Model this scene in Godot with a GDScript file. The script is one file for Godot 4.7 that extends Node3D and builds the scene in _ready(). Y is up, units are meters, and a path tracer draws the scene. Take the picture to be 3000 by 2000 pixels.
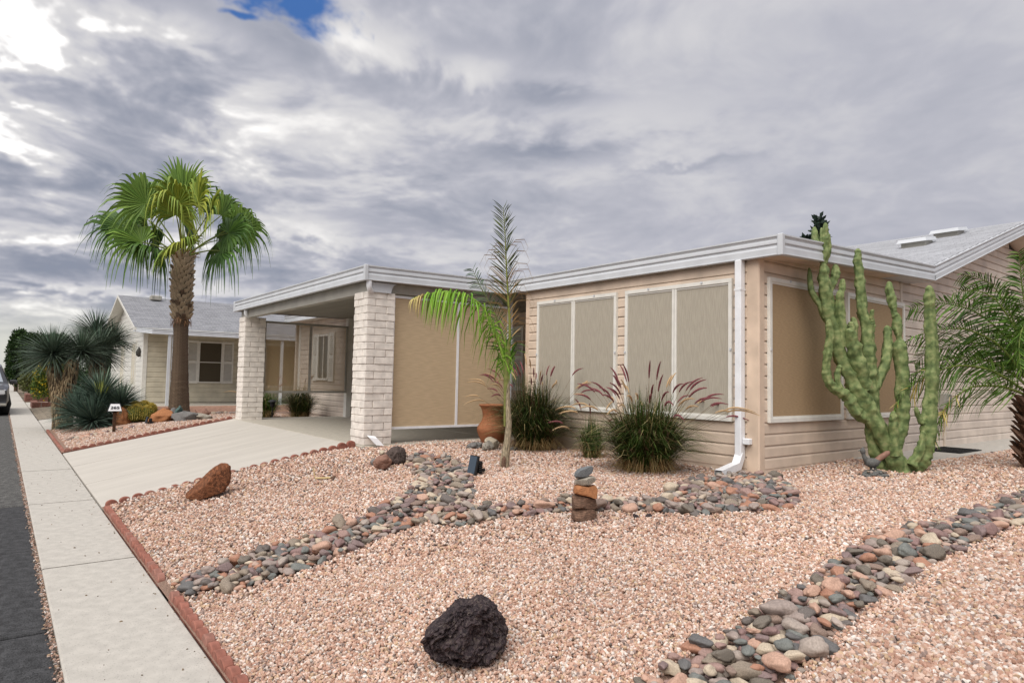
extends Node3D
# A desert front yard: vinyl-sided house with a carport, gravel beds, dry creeks, palms and cacti under a broken overcast sky.

# ---------------------------------------------------------------- mesh builder
class MB:
	var v := PackedVector3Array()
	var n := PackedVector3Array()
	var t := PackedVector2Array()
	var c := PackedColorArray()
	var i := PackedInt32Array()
	var col := Color(1, 1, 1)
	func tri(a: Vector3, b: Vector3, d: Vector3) -> void:   # counter-clockwise seen from outside
		var k := v.size()
		var m := (b - a).cross(d - a).normalized()
		v.append(a); v.append(d); v.append(b)
		for q in 3:
			n.append(m); c.append(col)
		t.append(Vector2(0, 0)); t.append(Vector2(1, 1)); t.append(Vector2(1, 0))
		i.append(k); i.append(k + 1); i.append(k + 2)
	func quad(a: Vector3, b: Vector3, d: Vector3, e: Vector3) -> void:
		var k := v.size()
		var m := (b - a).cross(d - a)
		if m.length_squared() < 1e-14:
			m = (d - a).cross(e - a)
		m = m.normalized()
		v.append(a); v.append(b); v.append(d); v.append(e)
		for q in 4:
			n.append(m); c.append(col)
		t.append(Vector2(0, 0)); t.append(Vector2(1, 0)); t.append(Vector2(1, 1)); t.append(Vector2(0, 1))
		i.append(k); i.append(k + 2); i.append(k + 1); i.append(k); i.append(k + 3); i.append(k + 2)
	func hexa(p: Array) -> void:   # 0-3 bottom ring, 4-7 top ring, counter-clockwise seen from above
		quad(p[4], p[5], p[6], p[7]); quad(p[3], p[2], p[1], p[0])
		for q in 4:
			var r := (q + 1) % 4
			quad(p[q], p[r], p[r + 4], p[q + 4])
	func box(lo: Vector3, hi: Vector3) -> void:
		hexa([Vector3(lo.x, lo.y, hi.z), Vector3(hi.x, lo.y, hi.z), Vector3(hi.x, lo.y, lo.z), Vector3(lo.x, lo.y, lo.z),
			Vector3(lo.x, hi.y, hi.z), Vector3(hi.x, hi.y, hi.z), Vector3(hi.x, hi.y, lo.z), Vector3(lo.x, hi.y, lo.z)])
	func bbox(lo: Vector3, hi: Vector3, b: float) -> void:   # box with chamfered edges
		var ring := func(y: float, q: float) -> PackedVector3Array:
			var l := lo + Vector3(q, 0, q)
			var h := hi - Vector3(q, 0, q)
			return PackedVector3Array([Vector3(l.x + b, y, h.z), Vector3(h.x - b, y, h.z), Vector3(h.x, y, h.z - b), Vector3(h.x, y, l.z + b), Vector3(h.x - b, y, l.z), Vector3(l.x + b, y, l.z), Vector3(l.x, y, l.z + b), Vector3(l.x, y, h.z - b)])
		var rs := [ring.call(lo.y, b), ring.call(lo.y + b, 0.0), ring.call(hi.y - b, 0.0), ring.call(hi.y, b)]
		for q in 3:
			for k in 8:
				var m := (k + 1) % 8
				quad(rs[q][k], rs[q][m], rs[q + 1][m], rs[q + 1][k])
		for k in range(1, 7):
			tri(rs[3][0], rs[3][k], rs[3][k + 1]); tri(rs[0][0], rs[0][k + 1], rs[0][k])
	func sheet(rows: Array, wrap := false, cols: Array = []) -> void:   # rows of points, smooth; rows run up, points counter-clockwise
		var k := v.size()
		var w: int = rows[0].size()
		var h: int = rows.size()
		var acc := PackedVector3Array()
		acc.resize(w * h)
		for r in h:
			for s in w:
				v.append(rows[r][s]); t.append(Vector2(float(s) / w, float(r) / h))
				c.append(cols[r] if cols.size() else col)
		var sw := w if wrap else w - 1
		for r in h - 1:
			for s in sw:
				var s2 := (s + 1) % w
				var a := r * w + s
				var b := r * w + s2
				var d := (r + 1) * w + s2
				var e := (r + 1) * w + s
				var m := (v[k + d] - v[k + a]).cross(v[k + e] - v[k + b])
				acc[a] += m; acc[b] += m; acc[d] += m; acc[e] += m
				i.append(k + a); i.append(k + d); i.append(k + b); i.append(k + a); i.append(k + e); i.append(k + d)
		for q in acc:
			n.append(q.normalized() if q.length_squared() > 1e-20 else Vector3.UP)
	func faces(vs: PackedVector3Array, fs: PackedInt32Array, smooth := true) -> void:   # fs counter-clockwise triples
		if not smooth:
			for q in range(0, fs.size(), 3):
				tri(vs[fs[q]], vs[fs[q + 1]], vs[fs[q + 2]])
			return
		var k := v.size()
		var acc := PackedVector3Array()
		acc.resize(vs.size())
		for q in range(0, fs.size(), 3):
			var m := (vs[fs[q + 1]] - vs[fs[q]]).cross(vs[fs[q + 2]] - vs[fs[q]])
			for z in 3:
				acc[fs[q + z]] += m
			i.append(k + fs[q]); i.append(k + fs[q + 2]); i.append(k + fs[q + 1])
		for q in vs.size():
			v.append(vs[q]); n.append(acc[q].normalized()); c.append(col); t.append(Vector2(0, 0))
	func tube(pts: Array, rad: Array, sides := 8, cap := true) -> void:
		var rows := []
		var prev := Vector3.ZERO
		for q in pts.size():
			var d: Vector3 = (pts[mini(q + 1, pts.size() - 1)] - pts[maxi(q - 1, 0)]).normalized()
			var x: Vector3 = prev - d * prev.dot(d) if prev != Vector3.ZERO else (Vector3.RIGHT if absf(d.x) < 0.8 else Vector3.FORWARD)
			x = (x - d * x.dot(d)).normalized()
			prev = x
			var y := d.cross(x)
			var row := PackedVector3Array()
			for s in sides:
				var a := TAU * s / sides
				row.append(pts[q] + (x * cos(a) + y * sin(a)) * float(rad[q]))
			if q == 0 and cap:
				var e := PackedVector3Array(); e.resize(sides); e.fill(pts[0] - d * float(rad[0]) * 0.2); rows.append(e)
			rows.append(row)
			if q == pts.size() - 1 and cap:
				var e2 := PackedVector3Array(); e2.resize(sides); e2.fill(pts[q] + d * float(rad[q]) * 0.2); rows.append(e2)
		sheet(rows, true)
	func lathe(prof: Array, at: Vector3, sides := 24) -> void:   # prof: Vector2(radius, y) upwards
		var rows := []
		for p in prof:
			var row := PackedVector3Array()
			for s in sides:
				var a := TAU * s / sides
				row.append(at + Vector3(cos(a) * p.x, p.y, -sin(a) * p.x))
			rows.append(row)
		sheet(rows, true)
	func strip(pts: Array, w: Array, side: Vector3) -> void:   # a blade: a flat band along pts
		var k := v.size()
		var last := pts.size() - 1
		for q in pts.size():
			var d: Vector3 = pts[mini(q + 1, last)] - pts[maxi(q - 1, 0)]
			var m := side.cross(d).normalized()
			var s: Vector3 = side * float(w[q]) * 0.5
			v.append(pts[q] - s); v.append(pts[q] + s)
			n.append(m); n.append(m); c.append(col); c.append(col)
			t.append(Vector2(0, float(q))); t.append(Vector2(1, float(q)))
		for q in last:
			var a := k + q * 2
			i.append(a); i.append(a + 3); i.append(a + 1); i.append(a); i.append(a + 2); i.append(a + 3)
	func done() -> ArrayMesh:
		var m := ArrayMesh.new()
		var a := []
		a.resize(Mesh.ARRAY_MAX)
		a[Mesh.ARRAY_VERTEX] = v; a[Mesh.ARRAY_NORMAL] = n; a[Mesh.ARRAY_TEX_UV] = t; a[Mesh.ARRAY_COLOR] = c; a[Mesh.ARRAY_INDEX] = i
		m.add_surface_from_arrays(Mesh.PRIMITIVE_TRIANGLES, a)
		return m

# ---------------------------------------------------------------- small helpers
const YAW := 0.658752
const PITCH := 0.055943
const ROLL := 0.019181
const EYE := Vector3(0, 0.965, 0)
var rng := RandomNumberGenerator.new()
var taken := {}
var M := {}
var TX := {}
var ground_noise := FastNoiseLite.new()

func lin(r: float, g: float, b: float) -> Color:
	return Color(r, g, b).linear_to_srgb()

func numbered(called: String) -> String:
	var k: int = taken.get(called, 0)
	taken[called] = k + 1
	return called if k == 0 else "%s_%03d" % [called, k]

func tag(o: Node, label: String, category: String, group := "", kind := "") -> Node:
	if label: o.set_meta("label", label)
	if category: o.set_meta("category", category)
	if group: o.set_meta("group", group)
	if kind: o.set_meta("kind", kind)
	return o

func thing(called: String, label: String, category: String, at := Vector3.ZERO, group := "") -> Node3D:
	var o := Node3D.new()
	o.name = numbered(called)
	add_child(o)
	o.position = at
	tag(o, label, category, group)
	return o

func part(mesh: Mesh, called: String, m: Material, parent: Node, xf := Transform3D()) -> MeshInstance3D:
	var o := MeshInstance3D.new()
	o.name = called if parent != self else numbered(called)
	o.mesh = mesh
	o.material_override = m
	o.transform = xf
	parent.add_child(o, true)
	return o

func put(mb: MB, called: String, m: Material, parent: Node) -> MeshInstance3D:
	return part(mb.done(), called, m, parent)

func group(called: String, parent: Node) -> Node3D:
	var o := Node3D.new()
	o.name = called
	parent.add_child(o, true)
	return o

func struct(mb: MB, called: String, m: Material, label: String, category: String) -> MeshInstance3D:
	var o := put(mb, called, m, self)
	tag(o, label, category, "", "structure")
	return o

func rf(a: float, b: float) -> float:
	return rng.randf_range(a, b)

func noise_image(size: int, freq: float, oct: int, lo: float, hi: float, sd: int, power := 1.0) -> Image:
	var f := FastNoiseLite.new()
	f.seed = sd
	f.noise_type = FastNoiseLite.TYPE_SIMPLEX_SMOOTH
	f.frequency = freq
	f.fractal_octaves = oct
	var src := f.get_seamless_image(size, size)
	src.convert(Image.FORMAT_L8)
	var d := src.get_data()
	for k in d.size():
		d[k] = clampi(int(255.0 * lerpf(lo, hi, pow(d[k] / 255.0, power))), 0, 255)
	return Image.create_from_data(size, size, false, Image.FORMAT_L8, d)

func grit(size: int, lo: float, hi: float, spots: int, dark: float, bright: float, sd: int) -> Image:   # grains of lighter and darker matter
	var im := noise_image(size, 0.02, 4, lo, hi, sd)
	im.convert(Image.FORMAT_RGB8)
	var r := RandomNumberGenerator.new()
	r.seed = sd
	for k in spots:
		var g := dark if r.randf() < 0.55 else bright
		var x := r.randi() % size
		var y := r.randi() % size
		var w := 1 + r.randi() % 2
		var base := im.get_pixel(x, y)
		im.fill_rect(Rect2i(x, y, w, 1 + r.randi() % 2), base.lerp(Color(g, g, g), r.randf_range(0.3, 0.9)))
	return im

func tex(im: Image) -> ImageTexture:
	return ImageTexture.create_from_image(im)

func mat(key: String, c: Color, rough := 0.85, tx := "", scale := 1.0, bump := "", bscale := 1.0, bh := 0.0) -> StandardMaterial3D:
	var m := StandardMaterial3D.new()
	m.resource_name = key
	m.albedo_color = c
	m.roughness = rough
	m.metallic_specular = 0.4
	m.uv1_triplanar = true
	m.uv1_world_triplanar = true
	m.uv1_scale = Vector3.ONE * scale
	if tx:
		m.albedo_texture = TX[tx]
	if bump:
		m.heightmap_enabled = true
		m.heightmap_texture = TX[bump]
		m.heightmap_scale = bh
	M[key] = m
	return m

func local_mat(key: String, c: Color, rough := 0.85, tx := "", scale := 1.0, bump := "", bh := 0.0) -> StandardMaterial3D:
	var m := mat(key, c, rough, tx, scale, bump, 1.0, bh)
	m.uv1_world_triplanar = false
	return m

func leaf_mat(key: String, rough := 0.55, back := 0.35) -> StandardMaterial3D:
	var m := StandardMaterial3D.new()
	m.resource_name = key
	m.vertex_color_use_as_albedo = true
	m.roughness = rough
	m.metallic_specular = 0.35
	m.backlight_enabled = true
	m.backlight = Color(back, back, back)
	M[key] = m
	return m

# heights of the ground (metres; the foot of the sunroom's corner is 0)
func T(x: float, z: float) -> float:
	var k := clampf((x - 1.0) / 3.6, 0, 1)
	var y := -0.55 + 0.54 * (1.0 - pow(1.0 - k, 1.7))
	if x > 6.4: y += 0.02 * (minf(x, 8.6) - 6.4)
	return y + 0.012 * ground_noise.get_noise_2d(x * 60.0, z * 60.0) * smoothstep(1.0, 1.6, x)

func DR(x: float) -> float:
	return -0.57 + 0.57 * clampf((x - 0.97) / 3.0, 0, 1)

func G(x: float) -> float:
	var k := clampf((x - 1.0) / 3.6, 0, 1)
	return -0.55 + 0.4 * (1.0 - pow(1.0 - k, 1.7))

# directions to lay out a plant as it is seen: right, up, towards the street corner where one stands
const RT := Vector3(0.7907, 0, 0.6122)
const TW := Vector3(-0.6122, 0, 0.7907)
func off(b: Vector3, r: float, u: float, w := 0.0) -> Vector3:
	return b + RT * r + Vector3.UP * u + TW * w

func sweep(mb: MB, path: Array, prof: Array) -> void:   # prof: Vector2(out, up); path turns in plan, outside is to the right of its course
	for q in path.size() - 1:
		var rings := []
		for e in 2:
			var k: int = q + e
			var here: Vector3 = path[k]
			var d0: Vector3 = path[k] - path[k - 1] if k > 0 else path[k + 1] - path[k]
			var d1: Vector3 = path[k + 1] - path[k] if k < path.size() - 1 else d0
			d0.y = 0; d1.y = 0
			var n0 := Vector3(-d0.z, 0, d0.x).normalized()
			var n1 := Vector3(-d1.z, 0, d1.x).normalized()
			var mi := (n0 + n1).normalized()
			mi /= maxf(0.3, mi.dot(n0))
			var ring := []
			for p in prof:
				ring.append(here + mi * p.x + Vector3.UP * p.y)
			rings.append(ring)
		for s in prof.size() - 1:
			mb.quad(rings[0][s], rings[1][s], rings[1][s + 1], rings[0][s + 1])

var ico_v := {}
var ico_f := {}
func ico(level: int) -> void:
	if ico_v.has(level): return
	var p := (1.0 + sqrt(5.0)) / 2.0
	var vs := PackedVector3Array()
	for q in [[-1, p, 0], [1, p, 0], [-1, -p, 0], [1, -p, 0], [0, -1, p], [0, 1, p], [0, -1, -p], [0, 1, -p], [p, 0, -1], [p, 0, 1], [-p, 0, -1], [-p, 0, 1]]:
		vs.append(Vector3(q[0], q[1], q[2]).normalized())
	var fs := PackedInt32Array([0, 11, 5, 0, 5, 1, 0, 1, 7, 0, 7, 10, 0, 10, 11, 1, 5, 9, 5, 11, 4, 11, 10, 2, 10, 7, 6, 7, 1, 8, 3, 9, 4, 3, 4, 2, 3, 2, 6, 3, 6, 8, 3, 8, 9, 4, 9, 5, 2, 4, 11, 6, 2, 10, 8, 6, 7, 9, 8, 1])
	for l in level:
		var mid := {}
		var nf := PackedInt32Array()
		for q in range(0, fs.size(), 3):
			var e := []
			for z in 3:
				var a := fs[q + z]
				var b := fs[q + (z + 1) % 3]
				var key := mini(a, b) * 100000 + maxi(a, b)
				if not mid.has(key):
					mid[key] = vs.size()
					vs.append((vs[a] + vs[b]).normalized())
				e.append(mid[key])
			nf.append_array(PackedInt32Array([fs[q], e[0], e[2], fs[q + 1], e[1], e[0], fs[q + 2], e[2], e[1], e[0], e[1], e[2]]))
		fs = nf
	ico_v[level] = vs
	ico_f[level] = fs

func rock_mesh(level: int, size: Vector3, sd: int, bumps: float, freq: float, cuts: int, fine := 0.0, smooth := true) -> ArrayMesh:
	ico(level)
	var f := FastNoiseLite.new()
	f.seed = sd
	f.frequency = freq
	f.fractal_octaves = 3
	var r := RandomNumberGenerator.new()
	r.seed = sd
	var planes := []
	for k in cuts:
		planes.append([Vector3(r.randf_range(-1, 1), r.randf_range(-0.7, 1), r.randf_range(-1, 1)).normalized(), r.randf_range(0.55, 0.85)])
	var vs := PackedVector3Array()
	for p in ico_v[level]:
		var q: Vector3 = p * (1.0 + bumps * f.get_noise_3d(p.x * 100, p.y * 100, p.z * 100))
		for pl in planes:
			var over: float = q.dot(pl[0]) - pl[1]
			if over > 0: q -= pl[0] * over * 0.92
		if fine > 0:
			q += p * fine * f.get_noise_3d(p.x * 520 + 31, p.y * 520, p.z * 520)
		vs.append(q * size)
	var mb := MB.new()
	mb.faces(vs, ico_f[level], smooth)
	return mb.done()

# ---------------------------------------------------------------- light
func sky_texture() -> ImageTexture:
	var w := 4096
	var h := 2048
	var data := PackedFloat32Array()
	data.resize(w * h * 3)
	var f := FastNoiseLite.new()
	f.seed = 11
	f.noise_type = FastNoiseLite.TYPE_SIMPLEX_SMOOTH
	f.frequency = 1.0
	f.fractal_octaves = 5
	f.fractal_gain = 0.55
	var g := FastNoiseLite.new()
	g.seed = 5
	g.noise_type = FastNoiseLite.TYPE_SIMPLEX_SMOOTH
	g.frequency = 1.0
	g.fractal_octaves = 3
	# broad darker (negative) and brighter (positive) cloud masses: azimuth, elevation, half widths in degrees, strength
	var masses := [[10.0, 17.5, 7.0, 3.0, -0.62], [25.0, 24.2, 5.0, 1.7, -0.5], [18.0, 25.8, 3.2, 1.3, -0.5], [2.4, 7.6, 6.5, 1.1, -0.75], [41.0, 23.7, 4.4, 0.75, -1.0], [39.5, 19.2, 6.0, 0.8, -1.1], [53.0, 17.9, 4.5, 0.35, -0.6], [4.0, 13.0, 8.0, 2.2, -0.5], [27.0, 13.5, 6.0, 2.0, -0.3], [27.0, 9.0, 6.0, 1.2, -0.25], [36.0, 27.5, 5.0, 2.0, -0.2],
		[0.5, 21.5, 7.0, 4.5, 0.8], [-1.0, 15.8, 6.0, 2.0, 0.85], [31.5, 24.9, 4.5, 1.5, 0.75], [20.5, 11.6, 3.6, 1.0, 0.8], [1.5, 5.9, 7.5, 0.6, 0.9], [14.0, 6.2, 8.0, 0.9, 0.35], [23.5, 27.4, 3.5, 1.8, 0.95], [9.5, 24.8, 5.5, 2.2, 0.8], [48.0, 21.5, 8.0, 2.2, 0.3], [33.0, 6.0, 9.0, 1.4, 0.35], [14.5, 20.5, 3.0, 0.8, 0.35]]
	var blues := [[18.9, 28.9, 4.6, 2.5], [14.0, 26.9, 1.5, 0.6], [10.5, 28.5, 1.6, 0.3]]
	for y in h:
		var el := 90.0 - 180.0 * (y + 0.5) / h
		var se := sin(deg_to_rad(el))
		var ce := cos(deg_to_rad(el))
		for x in w:
			var k := (y * w + x) * 3
			if el < -1.0:
				data[k] = 0.34; data[k + 1] = 0.31; data[k + 2] = 0.28
				continue
			var az := 360.0 * (x + 0.5) / w
			if az > 180.0: az -= 360.0
			var ar := deg_to_rad(az)
			var dv := maxf(se, 0.0) + 0.14
			var px := sin(ar) * ce / dv
			var py := cos(ar) * ce / dv
			var wx := g.get_noise_2d(px * 0.9 + 7.0, py * 0.9)
			var wy := g.get_noise_2d(px * 0.9, py * 0.9 + 19.0)
			var qx := px + 0.14 * wx
			var qy := py + 0.14 * wy
			var a := f.get_noise_2d(qx * 0.62, qy * 0.62 + 3.0)
			var b := f.get_noise_2d(qx * 1.9 + 40.0, qy * 1.9)
			var fi := f.get_noise_2d(qx * 5.5 + 11.0, qy * 5.5)
			var gr := f.get_noise_2d(qx * 15.0, qy * 15.0 + 5.0)
			# nearness to the part of the sky where the sun stands behind the cloud
			var de := el - 18.0
			var ang2 := az * az * ce * ce + de * de
			var near := exp(-ang2 / 900.0)
			var lump := 0.15 + 0.85 * near
			var lum := (a * 0.75 + b * 0.85 + fi * 0.36 + gr * 0.16) * lump
			var aw := az + 3.0 * wx + 5.0 * b + 2.0 * fi
			var ew := el + 1.6 * wy + 2.0 * b + 1.0 * fi + 0.5 * gr
			if az > -25.0 and az < 85.0 and el < 40.0:
				for m in masses:
					var wob := minf(1.0, float(m[3]) / 1.8)
					var u: float = (lerpf(az, aw, wob) - m[0]) / m[2]
					var t: float = (lerpf(el + 0.9 * fi + 0.5 * b, ew, wob * wob) - m[1]) / m[3]
					var s := u * u + t * t
					if s < 6.0: lum += m[4] * exp(-s) * (0.42 if m[4] < 0 else 0.6)
			# colour from dark blue-grey bases over lavender grey to white edges
			var r := 0.0
			var gg := 0.0
			var bl := 0.0
			if lum < 0.0:
				var q := 1.0 - exp(lum * 1.9)
				r = lerpf(0.575, 0.21, q); gg = lerpf(0.580, 0.25, q); bl = lerpf(0.650, 0.345, q)
			else:
				var q2 := 1.0 - exp(-lum * 2.6)
				r = lerpf(0.575, 1.0, q2); gg = lerpf(0.580, 0.975, q2); bl = lerpf(0.650, 0.945, q2)
				var shine := maxf(0.0, lum - 0.3) * (0.2 + 1.6 * exp(-ang2 / 140.0)) * 2.0
				r += shine; gg += shine * 0.98; bl += shine * 0.93
			# clear gaps
			for m in blues:
				var u2: float = (az + 3.0 * b + 1.2 * fi - m[0]) / m[2]
				var t2: float = (el + 2.2 * b + 1.0 * fi - m[1]) / m[3]
				var s2 := exp(-u2 * u2 - t2 * t2)
				if s2 > 0.05:
					var q3 := smoothstep(0.28, 0.8, s2 + 0.5 * fi + 0.25 * b + 0.3 * gr)
					r = lerpf(r, 0.075, q3); gg = lerpf(gg, 0.19, q3); bl = lerpf(bl, 0.50, q3)
			# towards the horizon the cloud thins to pale warm air, most under the sun
			var lowk := smoothstep(6.0, 1.0, el) * (0.35 + 0.6 * exp(-az * az / 500.0))
			r = lerpf(r, 0.78, lowk); gg = lerpf(gg, 0.78, lowk); bl = lerpf(bl, 0.70, lowk)
			# an overcast grows brighter towards the zenith
			var high := 1.0 + 0.7 * smoothstep(26.0, 85.0, el)
			data[k] = r * high; data[k + 1] = gg * high; data[k + 2] = bl * high
	var im := Image.create_from_data(w, h, false, Image.FORMAT_RGBF, data.to_byte_array())
	return ImageTexture.create_from_image(im)

func lights() -> void:
	var cam := Camera3D.new()
	cam.name = "camera"
	add_child(cam)
	var fw := Vector3(sin(YAW) * cos(PITCH), sin(PITCH), -cos(YAW) * cos(PITCH))
	var r := Vector3(cos(YAW), 0, sin(YAW))
	var u := r.cross(fw)
	var c := cos(ROLL)
	var s := sin(ROLL)
	cam.transform = Transform3D(Basis(r * c + u * s, u * c - r * s, -fw), EYE)
	cam.fov = 54.712
	cam.near = 0.05
	cam.far = 900.0
	cam.current = true
	var env := Environment.new()
	env.background_mode = Environment.BG_SKY
	env.background_energy_multiplier = 0.375
	env.tonemap_mode = Environment.TONE_MAPPER_LINEAR
	env.tonemap_exposure = 2.35
	env.sdfgi_enabled = true
	env.ssao_enabled = true
	env.ssil_enabled = true
	var sk := Sky.new()
	var pm := PanoramaSkyMaterial.new()
	pm.panorama = sky_texture()
	sk.sky_material = pm
	env.sky = sk
	var we := WorldEnvironment.new()
	we.name = "world_environment"
	we.environment = env
	add_child(we)
	var sun := DirectionalLight3D.new()
	sun.name = "sun"
	sun.light_energy = 0.5
	sun.light_color = Color(1.0, 0.98, 0.95)
	sun.light_angular_distance = 60.0
	sun.shadow_enabled = true
	add_child(sun)
	sun.look_at_from_position(Vector3.ZERO, -Vector3(-0.50, 0.72, 0.24))

func textures() -> void:
	TX.mottle = tex(noise_image(256, 0.02, 5, 0.72, 1.0, 1))
	TX.soft = tex(noise_image(256, 0.012, 4, 0.86, 1.0, 2))
	TX.fine = tex(noise_image(256, 0.12, 3, 0.78, 1.0, 3))
	TX.strong = tex(noise_image(256, 0.03, 5, 0.35, 1.0, 4))
	TX.bump = tex(noise_image(256, 0.06, 5, 0.0, 1.0, 5))
	TX.concrete = tex(grit(512, 0.90, 1.0, 9000, 0.70, 1.0, 6))
	TX.asphalt = tex(grit(512, 0.55, 0.95, 60000, 0.25, 1.0, 7))
	TX.granite = tex(grit(256, 0.6, 0.9, 30000, 0.15, 1.0, 8))
	TX.cactus = tex(ramp(noise_image(256, 0.025, 5, 0.0, 1.0, 12), [[0.0, Color(0.045, 0.070, 0.026)], [0.36, Color(0.11, 0.155, 0.055)], [0.58, Color(0.195, 0.245, 0.095)], [0.85, Color(0.31, 0.335, 0.15)], [1.0, Color(0.30, 0.27, 0.15)]]))
	TX.lava = tex(ramp(noise_image(256, 0.045, 5, 0.0, 1.0, 31), [[0.0, Color(0.012, 0.010, 0.011)], [0.40, Color(0.035, 0.025, 0.028)], [0.56, Color(0.075, 0.048, 0.050)], [0.70, Color(0.12, 0.10, 0.095)], [0.85, Color(0.20, 0.165, 0.12)], [1.0, Color(0.30, 0.26, 0.20)]]))
	TX.faint = tex(noise_image(256, 0.02, 5, 0.93, 1.0, 14))
	TX.weave = tex(noise_image(512, 0.09, 3, 0.84, 1.0, 9))

func materials() -> void:
	mat("siding", lin(0.74, 0.60, 0.475), 0.55, "soft", 0.6)
	mat("siding_white", lin(0.74, 0.64, 0.545), 0.55, "soft", 0.6)
	mat("siding_cream", lin(0.70, 0.64, 0.50), 0.6, "soft", 0.5)
	mat("trim", lin(0.74, 0.58, 0.445), 0.5, "soft", 0.7)
	mat("white_metal", lin(0.60, 0.62, 0.645), 0.42, "faint", 0.5)
	mat("bright_white", lin(0.84, 0.85, 0.87), 0.4, "faint", 0.9)
	mat("white_trim", lin(0.78, 0.76, 0.70), 0.5, "faint", 1.1)
	mat("grey_metal", lin(0.40, 0.38, 0.33), 0.5, "soft", 0.8)
	mat("bronze", lin(0.045, 0.04, 0.035), 0.5)
	mat("dark", lin(0.02, 0.018, 0.016), 0.6)
	mat("dark_screen", lin(0.105, 0.085, 0.055), 0.8, "fine", 2.0)
	mat("glass", lin(0.05, 0.055, 0.05), 0.06)
	mat("block", lin(0.84, 0.775, 0.70), 0.9, "soft", 1.9, "bump", 6.0, 0.12)
	mat("mortar", lin(0.74, 0.66, 0.58), 0.95, "mottle", 2.3)
	var fa := mat("screen_a", lin(0.47, 0.425, 0.345), 0.9, "weave", 1.0)
	fa.uv1_scale = Vector3(2.4, 0.10, 2.4)
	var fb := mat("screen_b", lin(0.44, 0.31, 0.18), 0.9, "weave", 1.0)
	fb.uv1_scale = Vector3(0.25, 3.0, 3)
	var fc := mat("screen_c", lin(0.62, 0.475, 0.305), 0.9, "weave", 1.0)
	fc.uv1_scale = Vector3(0.10, 2.4, 3)
	var fd := mat("screen_sheer", Color(lin(0.44, 0.33, 0.19), 0.62), 0.95)
	fd.transparency = BaseMaterial3D.TRANSPARENCY_ALPHA
	mat("shingle", lin(0.62, 0.63, 0.66), 0.95, "fine", 3.0)
	mat("shingle_grey", lin(0.40, 0.405, 0.43), 0.95, "fine", 2.0)
	mat("concrete", lin(0.495, 0.465, 0.415), 0.9, "concrete", 0.8)
	mat("concrete_grey", lin(0.47, 0.43, 0.36), 0.9, "concrete", 0.7)
	mat("joint_dirt", lin(0.13, 0.105, 0.08), 1.0, "strong", 6.0)
	mat("drive", lin(0.50, 0.465, 0.412), 0.9, "faint", 1.0)
	M.drive.uv1_scale = Vector3(0.12, 1.0, 0.55)
	mat("asphalt", lin(0.085, 0.085, 0.088), 0.95, "asphalt", 0.9, "fine", 1.0, 0.12)
	mat("asphalt_old", lin(0.17, 0.165, 0.155), 0.95, "asphalt", 0.7, "fine", 1.0, 0.12)
	mat("bed", lin(0.46, 0.30, 0.225), 1.0, "mottle", 9.0, "bump", 9.0, 1.2)
	mat("bed_tan", lin(0.42, 0.35, 0.26), 1.0, "asphalt", 0.6, "fine", 1.0, 1.0)
	mat("ground", lin(0.36, 0.28, 0.20), 1.0, "strong", 0.2)
	mat("edging", lin(0.36, 0.145, 0.105), 0.92, "mottle", 2.7, "fine", 1.0, 0.15)
	mat("edging_worn", lin(0.40, 0.19, 0.145), 0.92, "mottle", 3.1, "fine", 1.0, 0.15)
	mat("red_block", lin(0.26, 0.12, 0.09), 0.95, "mottle", 2.0)
	mat("paver", lin(0.42, 0.24, 0.165), 0.95, "mottle", 1.5)
	mat("terracotta", lin(0.42, 0.165, 0.075), 0.85, "mottle", 1.2, "fine", 1.0, 0.05)
	mat("lava", lin(0.62, 0.58, 0.60), 0.8, "lava", 3.2, "bump", 10.0, 1.6)
	mat("scoria", lin(0.27, 0.20, 0.175), 0.97, "granite", 3.5, "granite", 3.5, 1.2)
	mat("sandstone", lin(0.40, 0.155, 0.07), 0.9, "strong", 3.2, "bump", 8.0, 1.2)
	mat("sandstone_orange", lin(0.47, 0.20, 0.085), 0.9, "mottle", 4.0, "bump", 8.0, 0.6)
	mat("banded", lin(0.36, 0.21, 0.14), 0.9, "strong", 6.0, "bump", 8.0, 0.8)
	M.banded.uv1_scale = Vector3(3, 14, 3)
	mat("cobble_brown", lin(0.33, 0.18, 0.13), 0.75, "mottle", 5.0)
	mat("cobble_cream", lin(0.62, 0.53, 0.40), 0.8, "mottle", 6.0)
	mat("cobble_white", lin(0.62, 0.56, 0.47), 0.85, "granite", 3.0)
	mat("cobble_grey", lin(0.22, 0.21, 0.20), 0.8, "mottle", 4.0)
	mat("granite_grey", lin(0.34, 0.36, 0.37), 0.85, "granite", 9.0)
	mat("granite_white", lin(0.68, 0.61, 0.50), 0.85, "granite", 6.0)
	mat("teal_stone", lin(0.10, 0.17, 0.16), 0.8, "mottle", 4.0)
	mat("black_plastic", lin(0.012, 0.012, 0.013), 0.45)
	mat("panel_cell", lin(0.05, 0.07, 0.095), 0.25)
	mat("wood", lin(0.16, 0.075, 0.035), 0.85, "strong", 5.0)
	mat("trunk", lin(0.34, 0.235, 0.155), 0.95, "strong", 2.0, "bump", 6.0, 2.0)
	M.trunk.uv1_scale = Vector3(2.5, 12, 2.5)
	mat("boot", lin(0.50, 0.39, 0.26), 0.9, "mottle", 4.0)
	mat("yucca_trunk", lin(0.27, 0.19, 0.115), 0.95, "strong", 5.0, "bump", 9.0, 3.0)
	mat("sheath", lin(0.66, 0.54, 0.36), 0.85, "strong", 5.0)
	M.sheath.uv1_scale = Vector3(14, 1.6, 14)
	mat("sheath_green", lin(0.26, 0.28, 0.08), 0.7, "mottle", 3.0)
	var cm := mat("cactus", Color(1, 1, 1), 0.75, "mottle", 1.6, "bump", 9.0, 0.25)
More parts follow.
